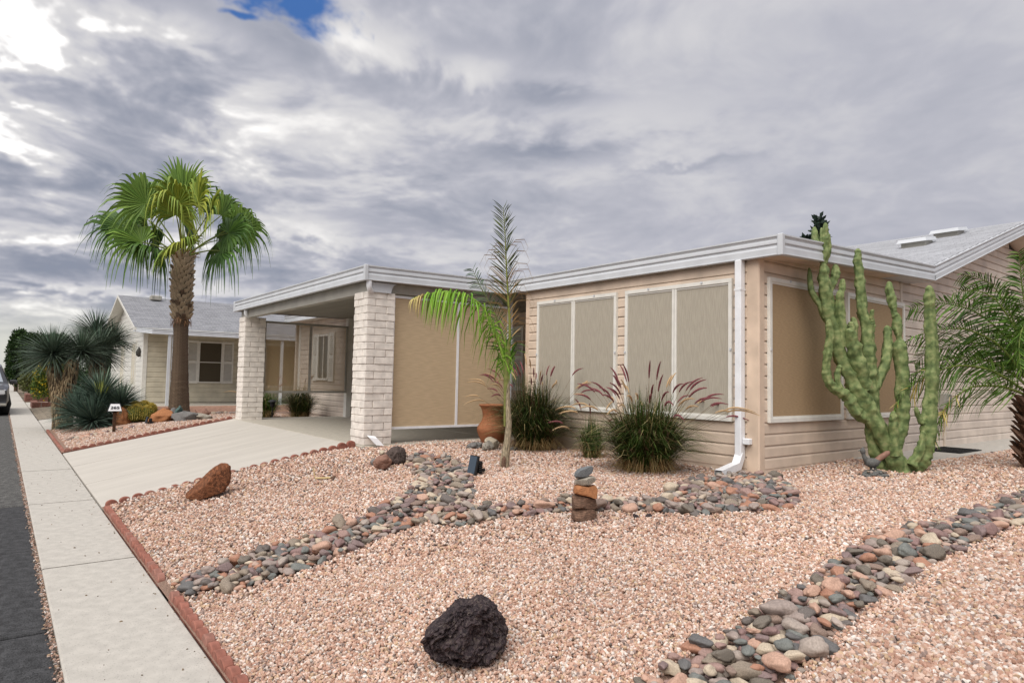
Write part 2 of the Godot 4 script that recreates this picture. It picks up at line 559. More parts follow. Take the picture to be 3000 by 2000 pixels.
	cm.albedo_texture = TX.cactus
	mat("black_rubber", lin(0.02, 0.02, 0.02), 0.9, "fine", 4.0)
	mat("statue", lin(0.27, 0.27, 0.255), 0.92, "granite", 9.0)
	mat("car_paint", lin(0.008, 0.008, 0.01), 0.15)
	M.car_paint.clearcoat_enabled = true
	M.car_paint.clearcoat = 1.0
	mat("car_glass", lin(0.30, 0.33, 0.36), 0.05)
	mat("lamp_glass", lin(0.6, 0.6, 0.6), 0.15)
	mat("sign_white", lin(0.78, 0.78, 0.78), 0.6)
	mat("ink", lin(0.03, 0.03, 0.04), 0.7)
	mat("straw", lin(0.52, 0.40, 0.20), 0.9)
	leaf_mat("leaf")
	leaf_mat("blade", 0.5, 0.25)
	leaf_mat("plume", 0.95, 0.5)
	var gm := StandardMaterial3D.new()
	gm.resource_name = "gravel"
	gm.vertex_color_use_as_albedo = true
	gm.roughness = 0.95
	gm.metallic_specular = 0.3
	M.gravel = gm
	var sm := local_mat("pebble_tint", Color(1, 1, 1), 0.72, "mottle", 7.0)
	sm.vertex_color_use_as_albedo = true

# ---------------------------------------------------------------- the setting
func ramp(im: Image, stops: Array) -> Image:   # stops: [value, linear colour]
	var d := im.get_data()
	var o := PackedByteArray()
	o.resize(d.size() * 3)
	var lut := []
	for k in 256:
		var x := k / 255.0
		var c: Color = stops[-1][1]
		for s in stops.size() - 1:
			if x >= stops[s][0] and x <= stops[s + 1][0]:
				c = stops[s][1].lerp(stops[s + 1][1], (x - stops[s][0]) / maxf(0.001, stops[s + 1][0] - stops[s][0]))
				break
			if x < stops[0][0]: c = stops[0][1]
		lut.append(c.linear_to_srgb())
	for k in d.size():
		var c2: Color = lut[d[k]]
		o[k * 3] = int(c2.r * 255); o[k * 3 + 1] = int(c2.g * 255); o[k * 3 + 2] = int(c2.b * 255)
	return Image.create_from_data(im.get_width(), im.get_height(), false, Image.FORMAT_RGB8, o)

func terrain_sheet(x0: float, x1: float, z0: float, z1: float, step: float, fn: Callable) -> MB:
	var mb := MB.new()
	var nx := int(ceil((x1 - x0) / step))
	var nz := int(ceil((z1 - z0) / step))
	var rows := []
	for r in nz + 1:
		var z := lerpf(z1, z0, float(r) / nz)
		var row := PackedVector3Array()
		for s in nx + 1:
			var x := lerpf(x0, x1, float(s) / nx)
			row.append(Vector3(x, fn.call(x, z), z))
		rows.append(row)
	mb.sheet(rows)
	return mb

func slab(parent: Node, called: String, x0: float, x1: float, z0: float, z1: float, fn: Callable, m: Material) -> void:   # a cast panel with eased edges
	var mb := MB.new()
	var e := 0.010
	var p := []
	for q in [[x0, z1], [x1, z1], [x1, z0], [x0, z0]]:
		p.append(Vector3(q[0], fn.call(q[0]) , q[1]))
	var inn := [p[0] + Vector3(e, 0, -e), p[1] + Vector3(-e, 0, -e), p[2] + Vector3(-e, 0, e), p[3] + Vector3(e, 0, e)]
	mb.quad(inn[0], inn[1], inn[2], inn[3])
	for k in 4:
		var l := (k + 1) % 4
		var dn := Vector3(0, -e, 0)
		var bt := Vector3(0, -0.1, 0)
		mb.quad(p[k] + dn, p[l] + dn, inn[l], inn[k])
		mb.quad(p[k] + bt, p[l] + bt, p[l] + dn, p[k] + dn)
	put(mb, called, m, parent)

func setting() -> void:
	var mb := MB.new()
	mb.quad(Vector3(-400, -0.72, 400), Vector3(400, -0.72, 400), Vector3(400, -0.72, -400), Vector3(-400, -0.72, -400))
	struct(mb, "ground", M.ground, "flat dry ground reaching to the horizon", "ground")
	# road: an older surface with transverse cracks; panels of asphalt between the cracks
	var road := group("road", self)
	tag(road, "weathered asphalt street with straight cracks beside the pale footway", "road", "", "structure")
	var cuts := [9.0, -1.6, -4.9, -7.12, -9.5, -12.9, -16.2, -21.0, -26.0, -38.0, -150.0]
	for k in cuts.size() - 1:
		var a: float = cuts[k]
		var b: float = cuts[k + 1]
		slab(road, "asphalt_panel", -7.5, 0.318, b + 0.012, a - 0.012, func(_x): return -0.602 - 0.004 * (k % 2), M.asphalt if k < 4 else M.asphalt_old)
	var walk := group("sidewalk", self)
	tag(walk, "narrow pale concrete footway of long slabs along the street", "sidewalk", "", "structure")
	var z := 5.9
	var k2 := 0
	while z > -130.0:
		var l := 3.05 if z > -40 else 15.0
		slab(walk, "concrete_slab", 0.33, 0.968, z - l + 0.013, z - 0.013, func(_x): return -0.57 - 0.0015 * (k2 % 3), M.concrete)
		z -= l
		k2 += 1
		mb = MB.new()
		mb.box(Vector3(0.334, -0.66, z - 0.0125), Vector3(0.966, -0.5745, z + 0.0125))
		put(mb, "joint", M.joint_dirt, walk)
	# dirt-filled gap between road and footway
	mb = MB.new()
	mb.box(Vector3(0.30, -0.70, -130), Vector3(0.338, -0.596, 6))
	struct(mb, "gutter_strip", M.joint_dirt, "dirt filled seam between asphalt and footway", "ground")
	# driveway
	var drive := group("driveway", self)
	tag(drive, "broad pale concrete driveway rising from the footway to the carport", "driveway", "", "structure")
	var zs := [-8.73, -10.62, -12.66, -14.74]
	for q in 3:
		for r in 1:
			slab(drive, "concrete_slab", 0.985, 3.96, zs[q + 1] + 0.011, zs[q] - 0.011, func(x): return DR(x) - 0.001 * q, M.drive)
		if q > 0:
			mb = MB.new()
			mb.hexa([Vector3(0.99, -0.68, zs[q] + 0.0105), Vector3(3.955, -0.1, zs[q] + 0.0105), Vector3(3.955, -0.1, zs[q] - 0.0105), Vector3(0.99, -0.68, zs[q] - 0.0105), Vector3(0.99, DR(0.99) - 0.006, zs[q] + 0.0105), Vector3(3.955, DR(3.955) - 0.006, zs[q] + 0.0105), Vector3(3.955, DR(3.955) - 0.006, zs[q] - 0.0105), Vector3(0.99, DR(0.99) - 0.006, zs[q] - 0.0105)])
			put(mb, "joint", M.joint_dirt, drive)
	slab(drive, "concrete_slab", 3.975, 6.45, -11.6, -8.45, func(_x): return 0.0, M.concrete_grey)
	slab(drive, "concrete_slab", 3.975, 6.45, -14.9, -11.61, func(_x): return -0.002, M.concrete_grey)
	slab(drive, "concrete_slab", 6.46, 8.4, -14.9, -7.9, func(_x): return 0.001, M.concrete_grey)
	var patio := group("patio_strip", self)
	tag(patio, "concrete walk along the gable wall of the house", "path", "", "structure")
	slab(patio, "concrete_slab", 8.6, 11.6, -4.1, -3.33, func(_x): return 0.046, M.concrete)
	slab(patio, "concrete_slab", 11.61, 15.0, -4.1, -3.33, func(_x): return 0.046, M.concrete)
	slab(patio, "concrete_slab", 15.01, 19.0, -4.1, -3.33, func(_x): return 0.046, M.concrete)
	# yard under the gravel
	struct(terrain_sheet(0.97, 22.0, -8.72, 6.0, 0.15, func(x, zz): return T(x, zz) - 0.014 - (0.05 if x > 8.5 and zz < -3.35 else 0.0)), "yard", M.bed, "sloping yard under pink gravel in front of the house", "yard")
	struct(terrain_sheet(0.97, 9.0, -20.3, -14.75, 0.3, func(x, _zz): return G(x) - 0.01), "garden_bed", M.bed, "pink gravel garden bed round the tall fan palm", "yard")
	struct(terrain_sheet(9.0, 60.0, -60.0, -8.7, 8.0, func(_x, _zz): return -0.12), "back_yard", M.bed_tan, "level ground behind the houses", "yard")
	# next lot: driveway, tan gravel bed, patio
	var nd := group("driveway_001", self)
	tag(nd, "pale driveway of the next house beyond the yuccas", "driveway", "", "structure")
	slab(nd, "concrete_slab", 0.985, 3.2, -24.6, -20.32, func(x): return -0.568 + 0.12 * (x - 0.985), M.concrete)
	slab(nd, "concrete_slab", 3.21, 14.0, -27.6, -24.0, func(_x): return -0.2, M.concrete_grey)
	struct(terrain_sheet(0.97, 3.2, -32.0, -24.62, 0.6, func(x, _zz): return -0.56 + 0.1 * (x - 0.97)), "gravel_bed", M.bed_tan, "tan gravel bed beside the footway past the yuccas", "yard")
	slab(nd, "concrete_slab", 0.985, 6.0, -37.6, -32.1, func(x): return -0.568 + 0.03 * (x - 0.985), M.concrete)
	# brick paving before the neighbour's patio: rows of bricks too flat to the eye to pick apart
	var pv := group("paved_patio", self)
	tag(pv, "red brick paving between fan palm and neighbouring house", "patio", "", "structure")
	mb = MB.new()
	mb.box(Vector3(3.2, -0.5, -24.0), Vector3(9.0, -0.185, -19.9))
	put(mb, "paving_base", M.mortar, pv)
	mb = MB.new()
	mb.bbox(Vector3(-0.098, -0.03, -0.048), Vector3(0.098, 0.03, 0.048), 0.004)
	var spots := []
	for a in 28:
		for b in 40:
			spots.append(Transform3D(Basis(), Vector3(3.35 + a * 0.2 + (0.1 if b % 2 else 0.0), -0.185 + rf(-0.003, 0.004), -23.94 + b * 0.1)))
	var mm := multi(mb.done(), spots, [], M.paver)
	mm.name = "brick"
	tag(mm, "", "", "", "stuff")
	pv.add_child(mm)

func multi(mesh: Mesh, spots: Array, cols: Array, m: Material) -> MultiMeshInstance3D:
	var mm := MultiMesh.new()
	mm.transform_format = MultiMesh.TRANSFORM_3D
	mm.use_colors = cols.size() > 0
	mm.mesh = mesh
	mm.instance_count = spots.size()
	var w := 16 if cols.size() else 12
	var buf := PackedFloat32Array()
	buf.resize(spots.size() * w)
	var k := 0
	for q in spots.size():
		var x: Transform3D = spots[q]
		var b := x.basis
		buf[k] = b.x.x; buf[k + 1] = b.y.x; buf[k + 2] = b.z.x; buf[k + 3] = x.origin.x
		buf[k + 4] = b.x.y; buf[k + 5] = b.y.y; buf[k + 6] = b.z.y; buf[k + 7] = x.origin.y
		buf[k + 8] = b.x.z; buf[k + 9] = b.y.z; buf[k + 10] = b.z.z; buf[k + 11] = x.origin.z
		if w == 16:
			var c: Color = cols[q]
			buf[k + 12] = c.r; buf[k + 13] = c.g; buf[k + 14] = c.b; buf[k + 15] = 1.0
		k += w
	mm.buffer = buf
	var o := MultiMeshInstance3D.new()
	o.multimesh = mm
	o.material_override = m
	return o

# ---------------------------------------------------------------- houses
var plank_mesh := {}
func lap_mesh(h: float) -> ArrayMesh:   # a dutch-lap board: flat face, upper edge sloped back; one metre long, outwards +z
	if plank_mesh.has(h): return plank_mesh[h]
	var mb := MB.new()
	var p := [Vector2(0.0, 0.0), Vector2(0.002, 0.008), Vector2(0.014, -0.003), Vector2(0.019, -0.003), Vector2(0.021, 0.003), Vector2(0.0185, h * 0.72), Vector2(0.0155, h * 0.79), Vector2(0.004, h * 0.965), Vector2(0.0, h)]
	for k in p.size() - 1:
		mb.quad(Vector3(0, p[k].y, p[k].x), Vector3(1, p[k].y, p[k].x), Vector3(1, p[k + 1].y, p[k + 1].x), Vector3(0, p[k + 1].y, p[k + 1].x))
	for e in 2:
		for k in range(1, p.size() - 1):
			var a := Vector3(e, 0, 0)
			if e == 0: mb.tri(Vector3(0, p[0].y, p[0].x), Vector3(0, p[k].y, p[k].x), Vector3(0, p[k + 1].y, p[k + 1].x))
			else: mb.tri(Vector3(1, p[0].y, p[0].x), Vector3(1, p[k + 1].y, p[k + 1].x), Vector3(1, p[k].y, p[k].x))
	plank_mesh[h] = mb.done()
	return plank_mesh[h]

func wall_basis(facing: String) -> Basis:
	if facing == "west": return Basis(Vector3(0, 0, 1), Vector3.UP, Vector3(-1, 0, 0))     # outwards -x, length +z
	if facing == "north": return Basis(Vector3(-1, 0, 0), Vector3.UP, Vector3(0, 0, -1))
	if facing == "east": return Basis(Vector3(0, 0, -1), Vector3.UP, Vector3(1, 0, 0))
	return Basis()

func boards(w: Node3D, facing: String, from: Vector3, length: float, y0: float, y1: float, lap: float, m: Material, gable := Vector3.ZERO) -> void:
	# courses of siding; gable = (apex along the wall, slope, eave height) narrows the courses above the eave
	var b := wall_basis(facing)
	var mesh := lap_mesh(lap)
	var y := y0
	while y < y1 - lap * 0.3:
		var a := 0.0
		var e := length
		if gable != Vector3.ZERO and y > gable.z:
			var half: float = (y1 - y) / gable.y
			a = maxf(0, gable.x - half)
			e = minf(length, gable.x + half)
		if e - a > 0.05:
			var sb := Basis(b.x * (e - a), b.y, b.z)
			part(mesh, "siding_board", m, w, Transform3D(sb, Vector3(from.x, 0, from.z) + b.x * a + Vector3(0, y + rf(-0.0008, 0.0008), 0)))
		y += lap

func bar(mb: MB, f: Basis, o: Vector3, x0: float, x1: float, y0: float, y1: float, z0: float, z1: float) -> void:
	var p := []
	for y in [y0, y1]:
		for q in [[x0, z1], [x1, z1], [x1, z0], [x0, z0]]:
			p.append(o + f * Vector3(q[0], y, q[1]))
	mb.hexa(p)

func screened_window(parent: Node, facing: String, o: Vector3, wid: float, y0: float, y1: float, splits: Array, fabric: Material, fr := 0.045) -> void:
	# a window with framed sun screens: frame, screens, middle bars, small clips
	var w := group("window", parent)
	var f := wall_basis(facing)
	var mb := MB.new()
	bar(mb, f, o, 0, wid, y1 - fr, y1, 0.0, 0.044)
	bar(mb, f, o, 0, wid, y0, y0 + fr, 0.0, 0.044)
	bar(mb, f, o, 0, fr, y0 + fr, y1 - fr, 0.0, 0.042)
	bar(mb, f, o, wid - fr, wid, y0 + fr, y1 - fr, 0.0, 0.042)
	bar(mb, f, o, fr * 0.9, wid - fr * 0.9, y1 - fr * 1.5, y1 - fr * 0.9, 0.0, 0.031)
	bar(mb, f, o, fr * 0.9, wid - fr * 0.9, y0 + fr * 0.9, y0 + fr * 1.5, 0.0, 0.031)
	put(mb, "frame", M.white_trim, w)
	var edges := [fr]
	for s in splits:
		mb = MB.new()
		bar(mb, f, o, s - 0.034, s - 0.003, y0 + fr, y1 - fr, 0.0, 0.040)
		bar(mb, f, o, s + 0.003, s + 0.034, y0 + fr, y1 - fr, 0.0, 0.040)
		put(mb, "mullion", M.white_trim, w)
		edges.append(s - 0.034); edges.append(s + 0.034)
	edges.append(wid - fr)
	for k in range(0, edges.size(), 2):
		mb = MB.new()
		bar(mb, f, o, edges[k], edges[k + 1], y0 + fr, y1 - fr, 0.0, 0.024)
		put(mb, "sun_screen", fabric, w)
	for c in [[wid * 0.25, y1 - 0.012], [wid * 0.75, y1 - 0.012], [wid - 0.012, (y0 + y1) * 0.5], [0.012, (y0 + y1) * 0.5]]:
		mb = MB.new()
		bar(mb, f, o, c[0] - 0.012, c[0] + 0.012, c[1] - 0.012, c[1] + 0.012, 0.043, 0.054)
		put(mb, "clip", M.white_metal, w)

func shuttered_window(parent: Node, facing: String, o: Vector3, wid: float, y0: float, y1: float, sw: float, cols := 1) -> void:
	var f := wall_basis(facing)
	var w := group("window", parent)
	var mb := MB.new()
	bar(mb, f, o, 0, wid, y1 - 0.05, y1, 0.0, 0.05)
	bar(mb, f, o, 0, wid, y0, y0 + 0.05, 0.0, 0.06)
	bar(mb, f, o, 0, 0.05, y0 + 0.05, y1 - 0.05, 0.0, 0.048)
	bar(mb, f, o, wid - 0.05, wid, y0 + 0.05, y1 - 0.05, 0.0, 0.048)
	if cols == 1: bar(mb, f, o, 0.05, wid - 0.05, (y0 + y1) / 2 - 0.015, (y0 + y1) / 2 + 0.015, 0.0, 0.04)
	else: bar(mb, f, o, wid / 2 - 0.015, wid / 2 + 0.015, y0 + 0.05, y1 - 0.05, 0.0, 0.04)
	put(mb, "frame", M.white_trim, w)
	mb = MB.new()
	bar(mb, f, o, 0.04, wid - 0.04, y0 + 0.04, y1 - 0.04, 0.0, 0.022)
	put(mb, "pane", M.glass if cols == 2 else M.dark_screen, w)
	for s in 2:
		var a: float = -sw if s == 0 else wid
		var sh := group("shutter", parent)
		mb = MB.new()
		var t := 0.06
		var mid := (y0 + y1) / 2
		bar(mb, f, o, a + 0.004, a + t, y0 - 0.02, y1 + 0.02, 0.0, 0.045)
		bar(mb, f, o, a + sw - t, a + sw - 0.004, y0 - 0.02, y1 + 0.02, 0.0, 0.045)
		for q in [[y0 - 0.02, y0 + 0.07], [mid - 0.05, mid + 0.05], [y1 - 0.07, y1 + 0.02]]:
			bar(mb, f, o, a + t, a + sw - t, q[0], q[1], 0.0, 0.043)
		put(mb, "stile", M.white_trim, sh)
		var y := y0 + 0.075
		while y < y1 - 0.1:
			if absf(y + 0.02 - mid) > 0.075:
				mb = MB.new()
				var p := []
				for yy in [0.0, 0.012]:
					for q in [[a + t, 0.040, 0.0], [a + sw - t, 0.040, 0.0], [a + sw - t, 0.010, 0.030], [a + t, 0.010, 0.030]]:
						p.append(o + f * Vector3(q[0], y + yy + q[2], q[1]))
				mb.hexa(p)
				put(mb, "louver", M.white_trim, sh)
			y += 0.045

const GUTTER := [Vector2(-0.03, 0.0), Vector2(0.012, 0.0), Vector2(0.02, 0.006), Vector2(0.02, 0.014), Vector2(0.012, 0.018), Vector2(0.012, 0.082), Vector2(0.003, 0.094), Vector2(-0.006, 0.116), Vector2(0.004, 0.124), Vector2(0.012, 0.130), Vector2(0.010, 0.158), Vector2(-0.002, 0.176), Vector2(0.006, 0.196), Vector2(0.018, 0.203), Vector2(0.018, 0.218), Vector2(-0.04, 0.218)]

func roof_courses(parent: Node, at: Vector3, along: Vector3, up: Vector3, length: float, rise: float, course: float, tab: float, m: Material, sd: int, tones: Vector2) -> void:
	# overlapping courses of cut shingles on a slope that starts at AT
	var r := RandomNumberGenerator.new()
	r.seed = sd
	var nrm := along.cross(up).normalized()
	if nrm.y < 0: nrm = -nrm
	var flip := along.cross(up).y < 0
	var k := 0
	var s := 0.0
	while s < rise:
		var mb := MB.new()
		var x := -tab * (0.5 if k % 2 else 0.0)
		while x < length:
			var a := maxf(x + 0.003, 0)
			var b := minf(x + tab - 0.003, length)
			var g := r.randf_range(tones.x, tones.y)
			mb.col = Color(g, g, g)
			if b - a > 0.02:
				var j := r.randf_range(-0.004, 0.004)
				var p0 := at + along * a + up * (s + j) + nrm * 0.013
				var p1 := at + along * b + up * (s + j) + nrm * 0.013
				var p2 := at + along * b + up * minf(s + course * 1.06, rise) + nrm * 0.004
				var p3 := at + along * a + up * minf(s + course * 1.06, rise) + nrm * 0.004
				var dn := nrm * -0.012
				if flip:
					mb.quad(p1, p0, p3, p2); mb.quad(p1 + dn, p0 + dn, p0, p1)
				else:
					mb.quad(p0, p1, p2, p3); mb.quad(p0 + dn, p1 + dn, p1, p0)
			x += tab
		var o := put(mb, "shingle_course", m, parent)
		s += course
		k += 1

func house() -> void:
	var h := thing("house", "peach vinyl-sided single-storey house with flat-roofed sunroom and white gable roof", "house")
	M.shingle.vertex_color_use_as_albedo = true
	M.shingle_grey.vertex_color_use_as_albedo = true
	var mb: MB
	# sunroom walls: solid core and the boards on it
	var wa := group("street_wall", h)
	mb = MB.new()
	mb.box(Vector3(6.492, -0.2, -8.0), Vector3(6.62, 2.42, -4.02))
	put(mb, "core", M.siding, wa)
	boards(wa, "west", Vector3(6.49, 0, -7.93), 3.80, 0.036, 2.32, 0.127, M.siding)
	var wb := group("yard_wall", h)
	mb = MB.new()
	mb.box(Vector3(6.63, -0.2, -4.15), Vector3(10.06, 2.42, -4.016))
	put(mb, "core", M.siding, wb)
	boards(wb, "south", Vector3(6.58, 0, -4.014), 3.47, 0.036, 2.45, 0.127, M.siding)
	for a in [[wa, Vector3(6.474, -0.02, -7.93), Vector3(6.49, 0.034, -4.13)], [wb, Vector3(6.58, -0.02, -4.014), Vector3(10.05, 0.034, -3.998)]]:
		mb = MB.new()
		mb.box(a[1], a[2])
		put(mb, "starter_strip", M.siding, a[0])
	mb = MB.new()
	mb.bbox(Vector3(6.466, -0.03, -4.15), Vector3(6.585, 2.36, -3.99), 0.014)
	put(mb, "corner_trim", M.trim, h)
	mb = MB.new()
	mb.bbox(Vector3(6.468, 0.0, -8.02), Vector3(6.60, 2.32, -7.925), 0.01)
	put(mb, "corner_trim", M.trim, h)
	mb = MB.new()
	mb.bbox(Vector3(10.05, 0.03, -4.05), Vector3(10.13, 2.44, -3.985), 0.008)
	put(mb, "corner_trim", M.siding_white, h)
	# screened windows
	screened_window(h, "west", Vector3(6.474, 0, -5.905), 1.60, 0.535, 2.137, [0.80], M.screen_a)
	screened_window(h, "west", Vector3(6.474, 0, -7.70), 1.64, 0.535, 2.137, [0.80], M.screen_a)
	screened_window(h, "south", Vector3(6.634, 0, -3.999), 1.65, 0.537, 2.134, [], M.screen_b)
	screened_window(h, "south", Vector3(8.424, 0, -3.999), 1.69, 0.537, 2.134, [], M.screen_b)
	# gable wall of the main body
	var wg := group("gable_wall", h)
	mb = MB.new()
	mb.box(Vector3(10.07, -0.2, -4.2), Vector3(19.4, 2.5, -4.034))
	mb.tri(Vector3(10.07, 2.36, -4.034), Vector3(19.4, 2.36, -4.034), Vector3(14.74, 3.66, -4.034))
	put(mb, "core", M.siding_white, wg)
	boards(wg, "south", Vector3(10.13, 0, -4.032), 9.2, 0.036, 3.64, 0.127, M.siding_white, Vector3(4.61, 0.277, 2.33))
	# side and back walls that close the body
	mb = MB.new()
	mb.box(Vector3(19.3, -0.2, -18.0), Vector3(19.42, 2.5, -4.21))
	mb.box(Vector3(6.42, -0.2, -18.1), Vector3(19.42, 2.5, -18.0))
	put(mb, "wall", M.siding_white, h)
	mb = MB.new()
	mb.box(Vector3(6.62, -0.2, -8.12), Vector3(8.25, 2.42, -8.0))
	put(mb, "wall", M.siding, h)
	# walls under the carport
	var wi := group("carport_wall", h)
	mb = MB.new()
	mb.box(Vector3(8.27, -0.2, -14.5), Vector3(8.4, 2.5, -8.1))
	put(mb, "core", M.siding, wi)
	boards(wi, "west", Vector3(8.268, 0, -14.5), 6.3, 0.03, 2.3, 0.127, M.siding)
	var wj := group("carport_end_wall", h)
	mb = MB.new()
	mb.box(Vector3(6.5, -0.2, -14.66), Vector3(8.4, 2.5, -14.53))
	put(mb, "core", M.siding, wj)
	boards(wj, "south", Vector3(6.5, 0, -14.528), 1.8, 0.03, 2.3, 0.127, M.siding)
	shuttered_window(h, "west", Vector3(8.25, 0, -11.5), 0.9, 0.75, 2.0, 0.36)
	# wing beyond the carport
	var ww := group("wing_wall", h)
	mb = MB.new()
	mb.box(Vector3(6.42, -0.2, -17.62), Vector3(6.55, 2.55, -14.55))
	mb.box(Vector3(6.42, -0.2, -17.75), Vector3(12.0, 2.5, -17.62))
	put(mb, "core", M.siding_white, ww)
	boards(ww, "west", Vector3(6.418, 0, -17.62), 3.05, -0.03, 2.45, 0.127, M.siding_white)
	shuttered_window(h, "west", Vector3(6.402, 0, -16.30), 0.72, 0.83, 1.98, 0.33, 2)
	mb = MB.new()
	mb.bbox(Vector3(6.37, -0.05, -14.62), Vector3(6.50, 2.30, -14.48), 0.008)
	put(mb, "corner_trim", M.white_trim, h)
	mb = MB.new()
	mb.bbox(Vector3(6.38, -0.05, -17.72), Vector3(6.47, 2.40, -17.60), 0.008)
	put(mb, "corner_trim", M.white_trim, h)
	mb = MB.new()
	mb.hexa([Vector3(6.1, 2.52, -14.87), Vector3(10.6, 3.6, -14.87), Vector3(10.6, 3.6, -18.1), Vector3(6.1, 2.52, -18.1), Vector3(6.1, 2.56, -14.87), Vector3(10.6, 3.64, -14.87), Vector3(10.6, 3.64, -18.1), Vector3(6.1, 2.56, -18.1)])
	put(mb, "wing_roof", M.shingle, h)
	mb = MB.new()
	sweep(mb, [Vector3(6.1, 2.36, -18.1), Vector3(6.1, 2.36, -14.9)].duplicate(), GUTTER.map(func(p): return Vector2(p.x, p.y * 0.9)))
	put(mb, "gutter", M.white_metal, h)
	mb = MB.new()
	mb.quad(Vector3(6.1, 2.37, -18.1), Vector3(6.1, 2.37, -14.9), Vector3(6.45, 2.37, -14.9), Vector3(6.45, 2.37, -18.1))
	put(mb, "soffit", M.white_trim, h)
	# flat roof of the sunroom
	mb = MB.new()
	mb.hexa([Vector3(6.44, 2.34, -3.74), Vector3(10.5, 2.46, -3.74), Vector3(10.5, 2.46, -8.4), Vector3(6.44, 2.34, -8.4), Vector3(6.44, 2.49, -3.74), Vector3(10.5, 2.62, -3.74), Vector3(10.5, 2.62, -8.4), Vector3(6.44, 2.49, -8.4)])
	put(mb, "flat_roof", M.white_metal, h)
	mb = MB.new()
	sweep(mb, [Vector3(6.40, 2.318, -8.40), Vector3(6.40, 2.31, -3.69), Vector3(10.44, 2.462, -3.69)], GUTTER.map(func(p): return Vector2(p.x, p.y)))
	put(mb, "gutter", M.white_metal, h)
	mb = MB.new()
	mb.bbox(Vector3(6.375, 2.306, -3.725), Vector3(6.432, 2.535, -3.664), 0.006)
	put(mb, "gutter_corner", M.white_metal, h)
	mb = MB.new()
	mb.quad(Vector3(6.41, 2.325, -3.70), Vector3(6.41, 2.325, -4.02), Vector3(10.5, 2.465, -4.02), Vector3(10.5, 2.465, -3.70))
	put(mb, "soffit", M.siding, h)
	# rake of the gable: fascia, soffit, shingles
	var ap := Vector3(14.75, 3.80, -3.69)
	for side in 2:
		mb = MB.new()
		var p0 := Vector3(10.42, 2.462, -3.69) if side == 0 else ap
		var p1 := ap if side == 0 else Vector3(19.08, 2.462, -3.69)
		sweep(mb, [p0, p1], GUTTER.map(func(p): return Vector2(p.x, p.y)))
		put(mb, "rake_board", M.white_metal, h)
		mb = MB.new()
		var bk := Vector3(0, 0, -0.36)
		mb.quad(p0 + bk, p1 + bk, p1, p0)
		put(mb, "rake_soffit", M.siding_white, h)
	var up := Vector3(4.85, 1.5, 0).normalized()
	mb = MB.new()
	mb.hexa([Vector3(9.9, 2.46, -3.71), Vector3(14.75, 3.93, -3.71), Vector3(14.75, 3.93, -18.2), Vector3(9.9, 2.46, -18.2), Vector3(9.9, 2.51, -3.71), Vector3(14.75, 4.00, -3.71), Vector3(14.75, 4.00, -18.2), Vector3(9.9, 2.51, -18.2)])
	mb.hexa([Vector3(14.76, 3.93, -3.71), Vector3(19.6, 2.46, -3.71), Vector3(19.6, 2.46, -18.2), Vector3(14.76, 3.93, -18.2), Vector3(14.76, 4.00, -3.71), Vector3(19.6, 2.51, -3.71), Vector3(19.6, 2.51, -18.2), Vector3(14.76, 4.00, -18.2)])
	put(mb, "roof_deck", M.white_metal, h)
	var sr := group("roof", h)
	roof_courses(sr, Vector3(9.9, 2.515, -18.2), Vector3(0, 0, 1), up, 14.5, 5.07, 0.145, 0.305, M.shingle, 3, Vector2(0.82, 1.0))
	mb = MB.new()
	mb.box(Vector3(14.68, 3.99, -18.2), Vector3(14.82, 4.022, -3.7))
	put(mb, "ridge_cap", M.shingle, sr)
	for q in [Vector3(13.2, 0, -4.95), Vector3(14.15, 0, -4.75)]:
		var y: float = 2.51 + (q.x - 9.9) / 4.85 * 1.49
		var vt := group("roof_vent", h)
		mb = MB.new()
		mb.hexa([Vector3(q.x - 0.17, y - 0.08, q.z + 0.2), Vector3(q.x + 0.17, y + 0.0, q.z + 0.2), Vector3(q.x + 0.17, y + 0.0, q.z - 0.2), Vector3(q.x - 0.17, y - 0.08, q.z - 0.2), Vector3(q.x - 0.17, y + 0.07, q.z + 0.2), Vector3(q.x + 0.17, y + 0.12, q.z + 0.2), Vector3(q.x + 0.17, y + 0.12, q.z - 0.2), Vector3(q.x - 0.17, y + 0.07, q.z - 0.2)])
		put(mb, "throat", M.grey_metal, vt)
		mb = MB.new()
		var e := 0.25
		mb.hexa([Vector3(q.x - e, y + 0.045, q.z + e), Vector3(q.x + e, y + 0.125, q.z + e), Vector3(q.x + e, y + 0.125, q.z - e), Vector3(q.x - e, y + 0.045, q.z - e), Vector3(q.x - e * 0.9, y + 0.11, q.z + e * 0.9), Vector3(q.x + e * 0.9, y + 0.19, q.z + e * 0.9), Vector3(q.x + e * 0.9, y + 0.19, q.z - e * 0.9), Vector3(q.x - e * 0.9, y + 0.11, q.z - e * 0.9)])
		put(mb, "cap", M.white_metal, vt)
	# downspout at the sunroom's corner
	var ds := group("downspout", h)
	mb = MB.new()
	mb.bbox(Vector3(6.372, 0.16, -4.232), Vector3(6.458, 2.318, -4.152), 0.008)
	mb.box(Vector3(6.369, 1.98, -4.235), Vector3(6.461, 2.0, -4.149))
	put(mb, "pipe", M.bright_white, ds)
	mb = MB.new()
	var c0 := Vector3(6.415, 0.17, -4.192)
	var c1 := Vector3(6.34, 0.07, -4.18)
	var c2 := Vector3(5.93, 0.022, -4.115)
	for sgm in [[c0, c1, 0.043], [c1, c2, 0.043]]:
		var d: Vector3 = (sgm[1] - sgm[0]).normalized()
		var sx := d.cross(Vector3.UP if absf(d.y) < 0.8 else Vector3.RIGHT).normalized() * 0.043
		var sy := sx.cross(d).normalized() * 0.04
		var q0: Vector3 = sgm[0] - d * 0.02
		var q1: Vector3 = sgm[1] + d * 0.02
		mb.quad(q0 - sx - sy, q1 - sx - sy, q1 - sx + sy, q0 - sx + sy)
		mb.quad(q0 + sx - sy, q0 + sx + sy, q1 + sx + sy, q1 + sx - sy)
